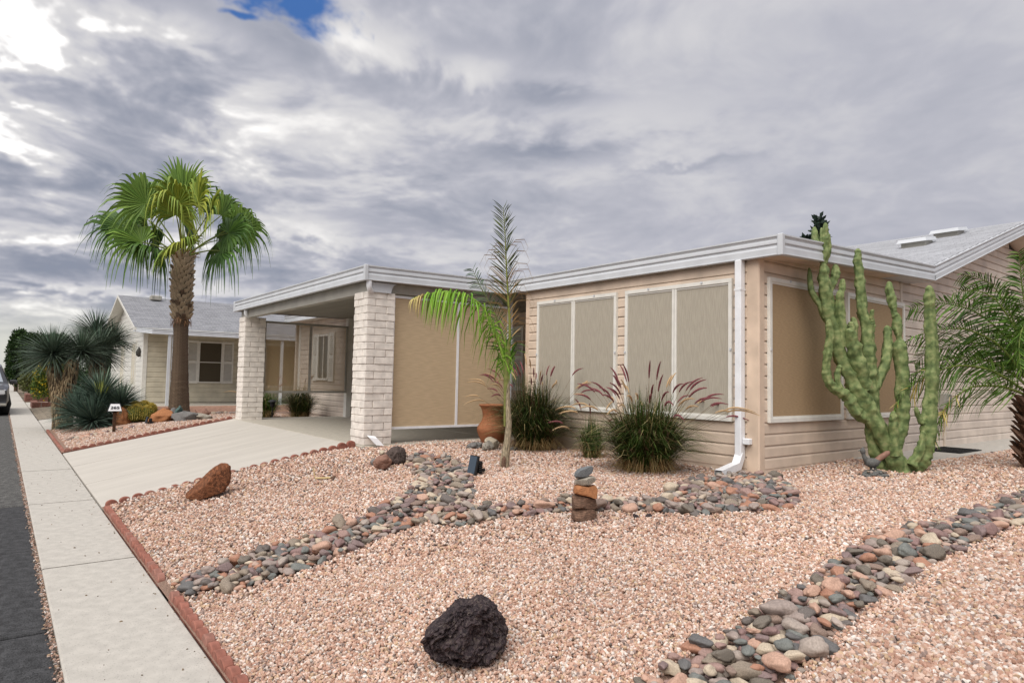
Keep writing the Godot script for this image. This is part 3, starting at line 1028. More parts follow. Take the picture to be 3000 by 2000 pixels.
		mb.quad(q0 - sx + sy, q1 - sx + sy, q1 + sx + sy, q0 + sx + sy)
		mb.quad(q0 - sx - sy, q0 + sx - sy, q1 + sx - sy, q1 - sx - sy)
	put(mb, "elbow", M.bright_white, ds)
	mb = MB.new()
	mb.bbox(Vector3(6.40, 0.30, -4.15), Vector3(6.466, 0.365, -4.07), 0.006)
	put(mb, "bracket", M.bright_white, ds)
	# outlet box on the gable wall
	var eb := group("outlet_box", h)
	mb = MB.new()
	mb.bbox(Vector3(11.42, 0.62, -4.03), Vector3(11.62, 0.86, -3.93), 0.01)
	put(mb, "case", M.grey_metal, eb)
	mb = MB.new()
	mb.bbox(Vector3(11.64, 0.64, -4.03), Vector3(11.78, 0.85, -3.95), 0.01)
	put(mb, "meter", M.cobble_grey, eb)
	mb = MB.new()
	mb.tube([Vector3(11.6, 0.62, -4.0), Vector3(11.6, 0.05, -4.0)], [0.022, 0.022], 8)
	put(mb, "conduit", M.siding_white, eb)

func carport() -> void:
	var h := thing("carport", "white-roofed carport on two slump block pillars with tan sun screens", "carport")
	var mb := MB.new()
	sweep(mb, [Vector3(8.4, 2.30, -14.85), Vector3(3.93, 2.285, -14.85), Vector3(3.93, 2.285, -8.41), Vector3(6.385, 2.316, -8.41)], GUTTER.map(func(p): return Vector2(p.x, p.y * 0.97)))
	put(mb, "gutter", M.white_metal, h)
	for q in [Vector3(3.93, 2.28, -8.41), Vector3(3.93, 2.28, -14.85)]:
		mb = MB.new()
		mb.bbox(q + Vector3(-0.026, 0, -0.03), q + Vector3(0.03, 0.222, 0.026), 0.006)
		put(mb, "gutter_corner", M.white_metal, h)
	mb = MB.new()
	mb.box(Vector3(3.97, 2.36, -14.82), Vector3(8.4, 2.46, -8.44))
	put(mb, "roof_pan", M.white_metal, h)
	var z := -14.7
	while z < -8.5:
		mb = MB.new()
		var p := []
		for y in [2.30, 2.36]:
			var s := 0.03 if y < 2.33 else 0.05
			for q in [[3.98, s], [8.3, s], [8.3, -s], [3.98, -s]]:
				p.append(Vector3(q[0], y, z + q[1]))
		mb.hexa(p)
		put(mb, "ceiling_rib", M.grey_metal, h)
		z += 0.15
	# beam over the pillars
	mb = MB.new()
	mb.box(Vector3(4.03, 2.15, -14.7), Vector3(4.06, 2.297, -8.5))
	mb.box(Vector3(4.03, 2.13, -14.7), Vector3(4.16, 2.15, -8.5))
	mb.box(Vector3(4.13, 2.151, -14.7), Vector3(4.16, 2.297, -8.5))
	put(mb, "beam", M.grey_metal, h)
	mb = MB.new()
	mb.box(Vector3(4.2, 2.16, -8.68), Vector3(6.42, 2.297, -8.56))
	put(mb, "header", M.grey_metal, h)
	# pillars of slump block
	for q in [Vector3(4.01, 0, -8.92), Vector3(4.0, -0.06, -14.72)]:
		pillar(h, q)
	# elbows of pipe at the pillar heads
	for q in [Vector3(4.03, 2.15, -8.44), Vector3(4.02, 2.15, -14.24)]:
		mb = MB.new()
		mb.tube([q + Vector3(-0.03, 0.14, 0.0), q + Vector3(-0.03, 0.06, 0.0), q + Vector3(-0.005, 0.015, -0.02), q + Vector3(0.05, 0.0, -0.08)], [0.04, 0.04, 0.04, 0.04], 10)
		put(mb, "pipe_elbow", M.bright_white, h)
	mb = MB.new()
	var pts := []
	for k in 9:
		var a := PI * 0.5 * k / 8
		pts.append(Vector2(4.36 + 0.1 * (1 - cos(a)), 2.14 + 0.14 * sin(a)))
	for k in 8:
		mb.hexa([Vector3(4.06, pts[k].y, -8.47), Vector3(pts[k].x, pts[k].y, -8.47), Vector3(pts[k].x, pts[k].y, -8.49), Vector3(4.06, pts[k].y, -8.49), Vector3(4.06, pts[k + 1].y, -8.47), Vector3(pts[k + 1].x, pts[k + 1].y, -8.47), Vector3(pts[k + 1].x, pts[k + 1].y, -8.49), Vector3(4.06, pts[k + 1].y, -8.49)])
	put(mb, "bracket", M.white_metal, h)
	# sun screens
	sun_panel(h, -8.62, 4.46, 6.60, 0.20, 2.14, [5.60], M.screen_c, M.bright_white, 0.035)
	sun_panel(h, -14.42, 4.43, 6.34, 0.555, 2.10, [5.46], M.screen_sheer, M.grey_metal, 0.045)
	mb = MB.new()
	mb.box(Vector3(6.60, 0.0, -8.65), Vector3(6.655, 2.31, -8.59))
	put(mb, "post", M.white_metal, h)
	# spout at the foot of the near pillar
	mb = MB.new()
	mb.hexa([Vector3(4.14, 0.015, -8.36), Vector3(4.23, 0.005, -8.29), Vector3(4.23, 0.03, -8.36), Vector3(4.14, 0.04, -8.43), Vector3(4.06, 0.115, -8.42), Vector3(4.15, 0.105, -8.35), Vector3(4.15, 0.13, -8.43), Vector3(4.06, 0.14, -8.5)])
	put(mb, "spout", M.bright_white, h)

func sun_panel(h: Node, z: float, x0: float, x1: float, y0: float, y1: float, splits: Array, fabric: Material, metal: Material, fr: float) -> void:
	var w := group("sun_panel", h)
	var mb := MB.new()
	mb.box(Vector3(x0, y0, z - 0.02), Vector3(x1, y0 + fr, z + 0.02))
	mb.box(Vector3(x0, y1 - fr, z - 0.02), Vector3(x1, y1, z + 0.02))
	mb.box(Vector3(x0, y0 + fr, z - 0.019), Vector3(x0 + fr, y1 - fr, z + 0.019))
	mb.box(Vector3(x1 - fr, y0 + fr, z - 0.019), Vector3(x1, y1 - fr, z + 0.019))
	put(mb, "frame", metal, w)
	var e := [x0 + fr]
	for s in splits:
		mb = MB.new()
		mb.box(Vector3(s - fr * 0.55, y0 + fr, z - 0.018), Vector3(s + fr * 0.55, y1 - fr, z + 0.018))
		put(mb, "mullion", metal, w)
		e.append(s - fr * 0.55); e.append(s + fr * 0.55)
	e.append(x1 - fr)
	for k in range(0, e.size(), 2):
		mb = MB.new()
		if fabric.transparency:
			mb.quad(Vector3(e[k], y0 + fr, z), Vector3(e[k + 1], y0 + fr, z), Vector3(e[k + 1], y1 - fr, z), Vector3(e[k], y1 - fr, z))
		else:
			mb.box(Vector3(e[k], y0 + fr, z - 0.004), Vector3(e[k + 1], y1 - fr, z + 0.004))
		put(mb, "sun_screen", fabric, w)

var block_meshes := []
func slump_block(lx: float, ly: float, lz: float, sd: int) -> ArrayMesh:   # sagged adobe-like block with soft edges, centred on its base
	var f := FastNoiseLite.new()
	f.seed = sd
	f.frequency = 0.05
	var mb := MB.new()
	var rows := []
	var ts := [0.0, 0.04, 0.10, 0.5, 0.90, 0.96, 1.0]
	var ny := ts.size() - 1
	for r in ny + 1:
		var t: float = ts[r]
		var sag := 0.0015 * sin(PI * clampf(t * 1.1, 0, 1)) + (0.002 if t < 0.5 else 0.0)
		var ins := 0.0035 if r == 0 or r == ny else 0.0
		var row := PackedVector3Array()
		var us := [0.0, 0.03, 0.08, 0.35, 0.65, 0.92, 0.97]
		var per := [[-1, 1, 1, 0], [1, 1, 0, -1], [1, -1, -1, 0], [-1, -1, 0, 1]]
		for s in per:
			for u in us:
				var x: float = (s[0] + 2.0 * u * s[2]) * lx * 0.5
				var z: float = (s[1] + 2.0 * u * s[3]) * lz * 0.5
				var rx: float = clampf(x, -lx * 0.5 + 0.007, lx * 0.5 - 0.007)
				var rz: float = clampf(z, -lz * 0.5 + 0.007, lz * 0.5 - 0.007)
				var o := Vector3(x - rx, 0, z - rz)
				if o.length() > 0.007: o = o.normalized() * 0.007
				var nn := f.get_noise_3d(x * 300, t * 30, z * 300) * 0.007
				var out := Vector3(signf(x) if absf(x) > lx * 0.49 else 0.0, 0, signf(z) if absf(z) > lz * 0.49 else 0.0).normalized()
				row.append(Vector3(rx, t * ly, rz) + o + out * (sag + nn - ins))
		rows.append(row)
	mb.sheet(rows, true)
	var k0 := rows[ny] as PackedVector3Array
	for k in range(1, k0.size() - 1):
		mb.tri(k0[0], k0[k], k0[k + 1])
	var kb := rows[0] as PackedVector3Array
	for k in range(1, kb.size() - 1):
		mb.tri(kb[0], kb[k + 1], kb[k])
	return mb.done()

func pillar(h: Node, at: Vector3) -> void:
	var w := group("pillar", h)
	if block_meshes.is_empty():
		for k in 6: block_meshes.append(slump_block(0.297, 0.099, 0.124, 40 + k))
	var mb := MB.new()
	mb.box(at + Vector3(0.007, -0.1, 0.007), at + Vector3(0.418, 2.12, 0.418))
	put(mb, "mortar_core", M.mortar, w)
	var c := 21
	var hh := (2.15 - at.y) / c
	var s := 0.425
	for r in c:
		for q in 4:
			var a := 0.146
			var o := Vector3.ZERO
			var turn := 0.0
			var first: float = 0.146 if r % 2 == 0 else s - 0.146
			if q == 0: o = Vector3(first, 0, s - 0.061)
			elif q == 1: o = Vector3(s - 0.061, 0, s - first); turn = PI / 2
			elif q == 2: o = Vector3(s - first, 0, 0.061)
			else: o = Vector3(0.061, 0, first); turn = PI / 2
			var j := Vector3(rf(-0.005, 0.005), 0, rf(-0.005, 0.005))
			var m: Material = M.block
			part(block_meshes[rng.randi() % 6], "slump_block", m, w, Transform3D(Basis(Vector3.UP, turn + (PI if rng.randf() < 0.5 else 0.0) + rf(-0.01, 0.01)).scaled(Vector3(1, hh / 0.104, 1)), at + o + j + Vector3(0, r * hh + 0.003, 0)))

func neighbour() -> void:
	var h := thing("house", "cream-sided neighbouring house with grey gable roof behind the fan palm", "house")
	var b := -0.2
	var mb := MB.new()
	var wf := group("front_wall", h)
	mb.box(Vector3(4.2, -0.4, -27.9), Vector3(15.0, 2.6, -27.72))
	put(mb, "core", M.siding_cream, wf)
	boards(wf, "south", Vector3(4.2, 0, -27.715), 10.8, b + 0.02, 2.5, 0.19, M.siding_cream)
	var wg := group("gable_wall", h)
	mb = MB.new()
	mb.box(Vector3(4.18, -0.4, -36.5), Vector3(4.3, 2.55, -27.75))
	mb.tri(Vector3(4.18, 2.5, -36.5), Vector3(4.18, 2.5, -27.75), Vector3(4.18, 4.0, -32.1))
	put(mb, "core", M.white_trim, wg)
	boards(wg, "west", Vector3(4.178, 0, -36.5), 8.75, b + 0.02, 3.95, 0.19, M.white_trim, Vector3(4.4, 0.35, 2.45))
	mb = MB.new()
	mb.bbox(Vector3(4.14, b, -27.83), Vector3(4.3, 2.48, -27.68), 0.01)
	put(mb, "corner_trim", M.white_trim, h)
	mb = MB.new()
	mb.box(Vector3(4.2, -0.4, -36.6), Vector3(15.0, 2.5, -36.5))
	mb.box(Vector3(14.9, -0.4, -36.5), Vector3(15.0, 2.5, -27.9))
	put(mb, "wall", M.siding_cream, h)
	shuttered_window(h, "south", Vector3(6.05, 0, -27.69), 0.88, 0.56, 2.17, 0.42)
	for q in [-30.2, -33.2]:
		screened_window(h, "west", Vector3(4.16, 0, q), 0.95, 0.35, 2.15, [0.47], M.siding_cream, 0.07)
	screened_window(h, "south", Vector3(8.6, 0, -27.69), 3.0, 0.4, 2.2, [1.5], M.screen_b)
	# roof
	mb = MB.new()
	mb.hexa([Vector3(3.75, 2.45, -27.2), Vector3(15.6, 2.45, -27.2), Vector3(15.6, 4.05, -32.1), Vector3(3.75, 4.05, -32.1), Vector3(3.75, 2.56, -27.2), Vector3(15.6, 2.56, -27.2), Vector3(15.6, 4.15, -32.1), Vector3(3.75, 4.15, -32.1)])
	mb.hexa([Vector3(3.75, 4.05, -32.11), Vector3(15.6, 4.05, -32.11), Vector3(15.6, 2.45, -37.0), Vector3(3.75, 2.45, -37.0), Vector3(3.75, 4.15, -32.11), Vector3(15.6, 4.15, -32.11), Vector3(15.6, 2.56, -37.0), Vector3(3.75, 2.56, -37.0)])
	put(mb, "roof_deck", M.white_trim, h)
	var sr := group("roof", h)
	roof_courses(sr, Vector3(3.76, 2.565, -27.2), Vector3(1, 0, 0), Vector3(0, 1.59, -4.9).normalized(), 11.8, 5.14, 0.15, 0.305, M.shingle_grey, 8, Vector2(0.75, 1.0))
	for q in [4.9, 9.4]:
		mb = MB.new()
		mb.bbox(Vector3(q, 4.0, -31.8), Vector3(q + 0.42, 4.2, -31.4), 0.03)
		put(mb, "roof_vent", M.grey_metal, h)
	# awning over the patio with its gutter and posts
	mb = MB.new()
	mb.hexa([Vector3(4.03, 2.36, -25.02), Vector3(15.0, 2.36, -25.02), Vector3(15.0, 2.52, -27.3), Vector3(4.03, 2.52, -27.3), Vector3(4.03, 2.39, -25.02), Vector3(15.0, 2.39, -25.02), Vector3(15.0, 2.55, -27.3), Vector3(4.03, 2.55, -27.3)])
	put(mb, "awning", M.white_metal, h)
	mb = MB.new()
	sweep(mb, [Vector3(3.80, 2.42, -27.6), Vector3(4.0, 2.235, -25.0), Vector3(15.0, 2.235, -25.0)], GUTTER.map(func(p): return Vector2(p.x, p.y * 0.8)))
	put(mb, "gutter", M.white_metal, h)
	for x in [4.5, 8.35, 9.35, 12.0]:
		mb = MB.new()
		mb.box(Vector3(x, b, -25.12), Vector3(x + 0.09, 2.24, -25.03))
		if x < 5: mb.box(Vector3(x + 0.13, b + 0.08, -25.12), Vector3(x + 0.22, 2.24, -25.03))
		put(mb, "post", M.white_metal, h)
	mb = MB.new()
	mb.box(Vector3(9.44, 0.95, -25.1), Vector3(12.0, 1.0, -25.05))
	put(mb, "rail", M.white_metal, h)
	mb = MB.new()
	mb.lathe([Vector2(0.0, 1.5), Vector2(0.09, 1.56), Vector2(0.1, 1.7), Vector2(0.03, 1.85), Vector2(0.0, 1.9)], Vector3(4.1, 0, -28.3), 8)
	put(mb, "wall_lantern", M.bronze, h)

# ---------------------------------------------------------------- gravel, creek stones, edging
const CREEK_A := [[Vector2(1.13, -5.14), 0.10], [Vector2(1.27, -5.0), 0.20], [Vector2(1.52, -4.88), 0.30], [Vector2(1.87, -4.84), 0.30], [Vector2(2.28, -4.88), 0.29], [Vector2(2.66, -4.92), 0.33], [Vector2(3.0, -5.02), 0.36], [Vector2(3.35, -5.38), 0.29], [Vector2(3.70, -5.88), 0.25], [Vector2(3.93, -6.45), 0.25], [Vector2(4.10, -7.1), 0.16]]
const CREEK_B := [[Vector2(2.95, -4.45), 0.22], [Vector2(3.18, -4.30), 0.15], [Vector2(3.47, -4.12), 0.15], [Vector2(3.74, -3.95), 0.15], [Vector2(3.95, -3.69), 0.11], [Vector2(4.14, -3.48), 0.16], [Vector2(4.38, -3.27), 0.27], [Vector2(4.85, -3.28), 0.50], [Vector2(5.45, -3.55), 0.46], [Vector2(6.05, -3.85), 0.26]]
const CREEK_C := [[Vector2(2.10, -1.62), 0.22], [Vector2(2.40, -1.66), 0.2], [Vector2(2.77, -1.63), 0.17], [Vector2(3.07, -1.66), 0.15], [Vector2(3.36, -1.66), 0.15], [Vector2(3.76, -1.68), 0.17], [Vector2(4.40, -1.71), 0.19], [Vector2(4.85, -1.73), 0.18], [Vector2(5.46, -1.70), 0.16], [Vector2(6.3, -1.72), 0.15], [Vector2(7.6, -1.75), 0.15]]

func creek_depth(p: Vector2, creek: Array) -> float:   # > 0 inside
	var best := -9.0
	for k in creek.size() - 1:
		var a: Vector2 = creek[k][0]
		var b: Vector2 = creek[k + 1][0]
		var t := clampf((p - a).dot(b - a) / (b - a).length_squared(), 0, 1)
		var d: float = lerpf(creek[k][1], creek[k + 1][1], t) - p.distance_to(a.lerp(b, t))
		best = maxf(best, d)
	return best

const STONE_TONES := [Color(0.466, 0.387, 0.331), Color(0.310, 0.265, 0.238), Color(0.174, 0.167, 0.162), Color(0.414, 0.270, 0.232), Color(0.330, 0.210, 0.192), Color(0.570, 0.461, 0.354), Color(0.645, 0.534, 0.401), Color(0.492, 0.253, 0.167), Color(0.226, 0.234, 0.215), Color(0.362, 0.308, 0.249), Color(0.634, 0.400, 0.296), Color(0.284, 0.203, 0.192), Color(0.414, 0.332, 0.290), Color(0.544, 0.387, 0.308)]
var stone_meshes := []
var stone_mats := []

func creek(called: String, label: String, line: Array, sd: int, skip: Array) -> void:
	rng.seed = sd
	if stone_meshes.is_empty():
		for k in 7: stone_meshes.append(rock_mesh(2, Vector3(1, 0.62, 0.78), 60 + k, 0.55, 0.006, 2 if k % 3 == 0 else 0))
		for k in STONE_TONES.size():
			var c: Color = STONE_TONES[k]
			stone_mats.append(local_mat("river_stone_%d" % k, c.linear_to_srgb(), 0.7, "granite" if k % 4 == 1 else "mottle", 1.3 if k % 4 == 1 else 0.9))
	var h := thing(called, label, "creek bed")
	var lo := Vector2(99, 99)
	var hi := Vector2(-99, -99)
	for q in line:
		lo = lo.min(q[0] - Vector2.ONE * q[1]); hi = hi.max(q[0] + Vector2.ONE * q[1])
	var grid := {}
	var stones := []
	var area := (hi.x - lo.x) * (hi.y - lo.y)
	for layer in 2:
		for k in int(area * (2600 if layer == 0 else 500)):
			var p := Vector2(rf(lo.x, hi.x), rf(lo.y, hi.y))
			var ins := creek_depth(p, line)
			if ins < -0.02 or (ins < 0.03 and rng.randf() < 0.6): continue
			var r := rf(0.026, 0.05)
			if rng.randf() < 0.18: r = rf(0.05, 0.072)
			if rng.randf() < 0.2: r = rf(0.018, 0.027)
			var bad := false
			for s in skip:
				if p.distance_to(s[0]) < s[1] + r * 0.5: bad = true
			var cell := Vector2i(int(floor(p.x / 0.15)), int(floor(p.y / 0.15)))
			if not bad:
				for dx in [-1, 0, 1]:
					for dy in [-1, 0, 1]:
						for q in grid.get(cell + Vector2i(dx, dy), []):
							if q.l == layer and p.distance_to(q.p) < (r + q.r) * (0.66 if layer == 0 else 0.95): bad = true
			if bad: continue
			var st := {"p": p, "r": r, "l": layer}
			if not grid.has(cell): grid[cell] = []
			grid[cell].append(st)
			stones.append(st)
	stones.sort_custom(func(a, b): return a.r / a.p.length() > b.r / b.p.length())
	var xs := []
	var cs := []
	for k in stones.size():
		var s = stones[k]
		var y: float = T(s.p.x, s.p.y) + s.r * 0.22 + (0.030 if s.l == 1 else 0.0) + rf(0.0, 0.008)
		var sc := Vector3(rf(0.95, 1.45), rf(0.75, 1.05), rf(0.85, 1.05)) * float(s.r)
		var b := Basis(Vector3.UP, rf(0, TAU)) * Basis(Vector3.RIGHT, rf(-0.28, 0.28)) * Basis(Vector3.BACK, rf(-0.3, 0.3)) * Basis.from_scale(sc)
		var x := Transform3D(b, Vector3(s.p.x, y, s.p.y))
		var tone := rng.randi() % STONE_TONES.size()
		if k < 300:
			part(stone_meshes[rng.randi() % 7], "river_stone", stone_mats[tone], h, x)
		else:
			xs.append(x)
			cs.append(STONE_TONES[tone] * rf(0.85, 1.15))
	if xs.size():
		var mm := multi(stone_meshes[1], xs, cs, M.pebble_tint)
		mm.name = "river_stones_farther"
		tag(mm, "", "", "", "stuff")
		h.add_child(mm)
	print(called, " stones ", stones.size())

func gravel() -> void:
	rng.seed = 77
	var mb := MB.new()
	ico(0)
	var vs := PackedVector3Array()
	for p in ico_v[0]:
		vs.append(p * rf(0.72, 1.2))
	mb.faces(vs, ico_f[0], false)
	var mesh := mb.done()
	var tones := [Color(0.540, 0.364, 0.278), Color(0.605, 0.452, 0.367), Color(0.458, 0.275, 0.204), Color(0.655, 0.549, 0.478), Color(0.508, 0.323, 0.239), Color(0.392, 0.234, 0.171), Color(0.573, 0.404, 0.323), Color(0.679, 0.614, 0.558), Color(0.295, 0.218, 0.187), Color(0.524, 0.371, 0.247)]
	var xs := []
	var cs := []
	var ys := []
	var ds := []
	var fill := func(x0: float, x1: float, z0: float, z1: float, count: int, size: float, near: float, far: float) -> void:
		for k in count:
			var x := rf(x0, x1)
			var z := rf(z0, z1)
			var d := Vector2(x, z).length()
			if d < near or d >= far: continue
			# what the street corner can see, with a margin to both sides
			var az := rad_to_deg(atan2(x, -z))
			if d > 2.2 and (az < -8.0 or az > 92.0): continue
			if x > 6.46 and z < -4.0: continue
			if x > 8.58 and z < -3.32: continue
			var p := Vector2(x, z)
			var over := creek_depth(p, CREEK_C) if z > -2.3 else (maxf(creek_depth(p, CREEK_A), creek_depth(p, CREEK_B)) if x < 6.6 and z < -2.6 else -1.0)
			if over > 0.0: continue
			var big := z > -1.45 + 0.02 * x and x > 2.0
			var s := size * rf(0.68, 1.3) * (1.32 if big else 1.0)
			var b := Basis.from_euler(Vector3(rf(0, TAU), rf(0, TAU), rf(0, TAU))) * Basis.from_scale(Vector3(rf(0.8, 1.3), rf(0.6, 0.95), rf(0.75, 1.1)) * s)
			var o := Transform3D(b, Vector3(x, T(x, z) + rf(-0.012, 0.006), z))
			var c: Color = tones[rng.randi() % tones.size()]
			if rng.randf() < 0.012: c = Color(0.13, 0.11, 0.10)
			var patch := 1.0 + 0.10 * ground_noise.get_noise_2d(x * 35.0 + 200.0, z * 35.0)
			c = c * rf(0.84, 1.1) * patch * (0.88 if big else 1.0)
			if big:
				ys.append(o); ds.append(c)
			else:
				xs.append(o); cs.append(c)
	fill.call(1.03, 5.0, -5.0, 1.2, 330000, 0.0088, 0.0, 4.6)
	fill.call(1.03, 7.8, -7.6, 1.0, 260000, 0.0112, 4.6, 7.5)
	fill.call(1.03, 15.0, -8.66, 1.0, 190000, 0.0145, 7.5, 16.0)
	var g := multi(mesh, xs, cs, M.gravel)
	g.name = "gravel"
	tag(g, "pink crushed gravel covering the front yard", "gravel", "", "stuff")
	add_child(g)
	g = multi(mesh, ys, ds, M.gravel)
	g.name = "gravel_001"
	tag(g, "coarser pink gravel right of the nearest creek of stones", "gravel", "", "stuff")
	add_child(g)
	print("gravel ", xs.size(), " ", ys.size())
	xs = []
	cs = []
	for k in 30000:
		var x := rf(1.1, 6.3)
		var z := rf(-20.2, -14.9)
		if x > 3.2 and z < -19.85: continue
		var b := Basis.from_euler(Vector3(rf(0, TAU), rf(0, TAU), rf(0, TAU))) * Basis.from_scale(Vector3(rf(0.8, 1.3), rf(0.6, 0.95), rf(0.75, 1.1)) * 0.018)
		xs.append(Transform3D(b, Vector3(x, G(x) + rf(-0.01, 0.004), z)))
		cs.append(tones[rng.randi() % tones.size()] * rf(0.8, 1.0))
	g = multi(mesh, xs, cs, M.gravel)
	g.name = "gravel_002"
	tag(g, "pink gravel round the fan palm and yuccas", "gravel", "", "stuff")
	add_child(g)
	# dirt and bits along the seam of road and footway
	xs = []
	cs = []
	for k in 5000:
		var z := -pow(rng.randf(), 1.6) * 30.0
		var b := Basis.from_euler(Vector3(rf(0, TAU), rf(0, TAU), 0)) * Basis.from_scale(Vector3(rf(0.6, 1.3), rf(0.4, 0.8), rf(0.6, 1.1)) * rf(0.004, 0.011))
		xs.append(Transform3D(b, Vector3(0.316 + rng.randfn(0, 0.013), -0.594, z)))
		cs.append(tones[rng.randi() % tones.size()] * rf(0.35, 0.9))
	for k in 170:
		var b := Basis.from_euler(Vector3(rf(0, TAU), rf(0, TAU), 0)) * Basis.from_scale(Vector3(rf(0.6, 1.3), rf(0.4, 0.8), rf(0.6, 1.1)) * rf(0.003, 0.008))
		var z := rf(-20, -2.5)
		xs.append(Transform3D(b, Vector3(rf(0.36, 0.95) if k % 3 else rf(0.9, 0.965), -0.568, z)))
		cs.append(Color(0.2, 0.15, 0.1) * rf(0.5, 1.4))
	g = multi(mesh, xs, cs, M.gravel)
	g.name = "gravel_003"
	tag(g, "loose grit in the seam between street and footway", "grit", "", "stuff")
	add_child(g)

var scallop: ArrayMesh
func edging(label: String, a: Vector3, b: Vector3, height: Callable, tall: float, sd: int, gap := Vector2(99, 99)) -> void:
	rng.seed = sd
	if scallop == null:
		var mb := MB.new()
		var prof := [Vector2(0.0615, -0.10), Vector2(0.0615, 0.02)]
		for k in 11:
			var t := PI * (k + 0.5) / 11
			prof.append(Vector2(0.0615 * cos(t), 0.022 + 0.048 * sin(t)))
		prof.append(Vector2(-0.0615, 0.02)); prof.append(Vector2(-0.0615, -0.10))
		var th := 0.026
		var bv := 0.006
		for k in prof.size() - 1:
			var p: Vector2 = prof[k]
			var q: Vector2 = prof[k + 1]
			var pi := Vector2(p.x * 0.92, p.y - (0.006 if p.y > 0.02 else 0.0))
			var qi := Vector2(q.x * 0.92, q.y - (0.006 if q.y > 0.02 else 0.0))
			mb.quad(Vector3(p.x, p.y, th - bv), Vector3(p.x, p.y, bv - th), Vector3(q.x, q.y, bv - th), Vector3(q.x, q.y, th - bv))
			for s in [1.0, -1.0]:
				var m := Vector3(0, -0.1, th * s)
				if s > 0:
					mb.quad(Vector3(p.x, p.y, th - bv), Vector3(q.x, q.y, th - bv), Vector3(qi.x, qi.y, th), Vector3(pi.x, pi.y, th))
					mb.tri(m, Vector3(pi.x, pi.y, th), Vector3(qi.x, qi.y, th))
				else:
					mb.quad(Vector3(q.x, q.y, bv - th), Vector3(p.x, p.y, bv - th), Vector3(pi.x, pi.y, -th), Vector3(qi.x, qi.y, -th))
					mb.tri(m, Vector3(qi.x, qi.y, -th), Vector3(pi.x, pi.y, -th))
		scallop = mb.done()
	var h := thing("garden_edging", label, "edging", Vector3.ZERO, "scalloped red edging round the gravel beds")
	var d := (b - a)
	var n := int(d.length() / 0.1275)
	var turn := atan2(-d.z, d.x)
	for k in n:
		var p := a + d * ((k + 0.5) / n)
		if p.z < gap.x and p.z > gap.y: continue
		p.y = height.call(p.x) + rf(-0.006, 0.006)
		var tilt := Basis(Vector3.UP, turn + rf(-0.04, 0.04)) * Basis(Vector3.BACK, rf(-0.05, 0.05)) * Basis(Vector3.RIGHT, rf(-0.06, 0.06))
		part(scallop, "edging_block", M.edging if rng.randf() < 0.7 else M.edging_worn, h, Transform3D(tilt.scaled(Vector3(1, tall, 1)), p + Vector3(rf(-0.004, 0.004), 0, rf(-0.004, 0.004))))

# ---------------------------------------------------------------- rocks and small things
func rock(label: String, category: String, at: Vector3, size: Vector3, m: Material, sd: int, bumps := 0.5, freq := 0.008, cuts := 4, fine := 0.0, turn := Vector3.ZERO, level := 4, called := "rock") -> MeshInstance3D:
	var o := part(rock_mesh(level, size, sd, bumps, freq, cuts, fine), called, m, self, Transform3D(Basis.from_euler(turn), at))
	tag(o, label, category)
	return o

func shaped_rock(called: String, label: String, category: String, at: Vector3, outline: Array, unit: float, mid: Vector2, depth: float, m: Material, sd: int, box := 0.5, rough := 0.06, fine := 0.02, cuts := 3, level := 5, facets := []) -> void:
	# a stone whose outline (right, down) was read off; its body is as deep as given, broken by flat faces and noise
	var poly := []
	for k in range(0, outline.size(), 2):
		poly.append(Vector2(outline[k] - mid.x, mid.y - outline[k + 1]) * unit)
	ico(level)
	var f := FastNoiseLite.new()
	f.seed = sd
	f.frequency = 0.01
	f.fractal_octaves = 4
	var r := RandomNumberGenerator.new()
	r.seed = sd
	var planes := []
	for k in cuts:
		planes.append([Vector3(r.randf_range(-1, 1), r.randf_range(-0.3, 1), r.randf_range(0.4, 1.2)).normalized(), r.randf_range(0.62, 0.8)])
	planes.append_array(facets)
	var vs := PackedVector3Array()
	var size := 0.0
	for p in poly: size = maxf(size, p.length())
	for p in ico_v[level]:
		var dir := Vector2(p.x, p.y)
		var rr := dir.length()
		dir = dir / maxf(rr, 1e-5)
		var reach := 0.0
		for k in poly.size():
			var hit = Geometry2D.segment_intersects_segment(Vector2.ZERO, dir * 10.0, poly[k], poly[(k + 1) % poly.size()])
			if hit != null: reach = maxf(reach, hit.length())
		if reach == 0.0: reach = size * 0.7
		var n := f.get_noise_3d(p.x * 110, p.y * 110, p.z * 110)
		var n2 := f.get_noise_3d(p.x * 420, p.y * 420, p.z * 420) + 0.5 * absf(f.get_noise_3d(p.x * 900 + 70, p.y * 900, p.z * 900))
		var flat := dir * reach * pow(rr, box) * (1.0 + rough * 0.4 * n + fine * n2)
		var z: float = signf(p.z) * pow(absf(p.z), 0.75) * depth * (1.0 + rough * 3.0 * n + fine * 2.0 * n2)
		var q := Vector3(flat.x, flat.y, z)
		var u := Vector3(q.x / size, q.y / size, q.z / depth)
		for pl in planes:
			var over: float = u.dot(pl[0]) - pl[1]
			if over > 0: u -= pl[0] * over * 0.93
		q = Vector3(u.x * size, u.y * size, u.z * depth)
		vs.append(RT * q.x + Vector3.UP * q.y + TW * q.z)
	var mb := MB.new()
	# RT, up and TW form a right-handed set, so the faces keep their order
	mb.faces(vs, ico_f[level])
	var o := put(mb, called, m, self)
	o.position = at
	tag(o, label, category)

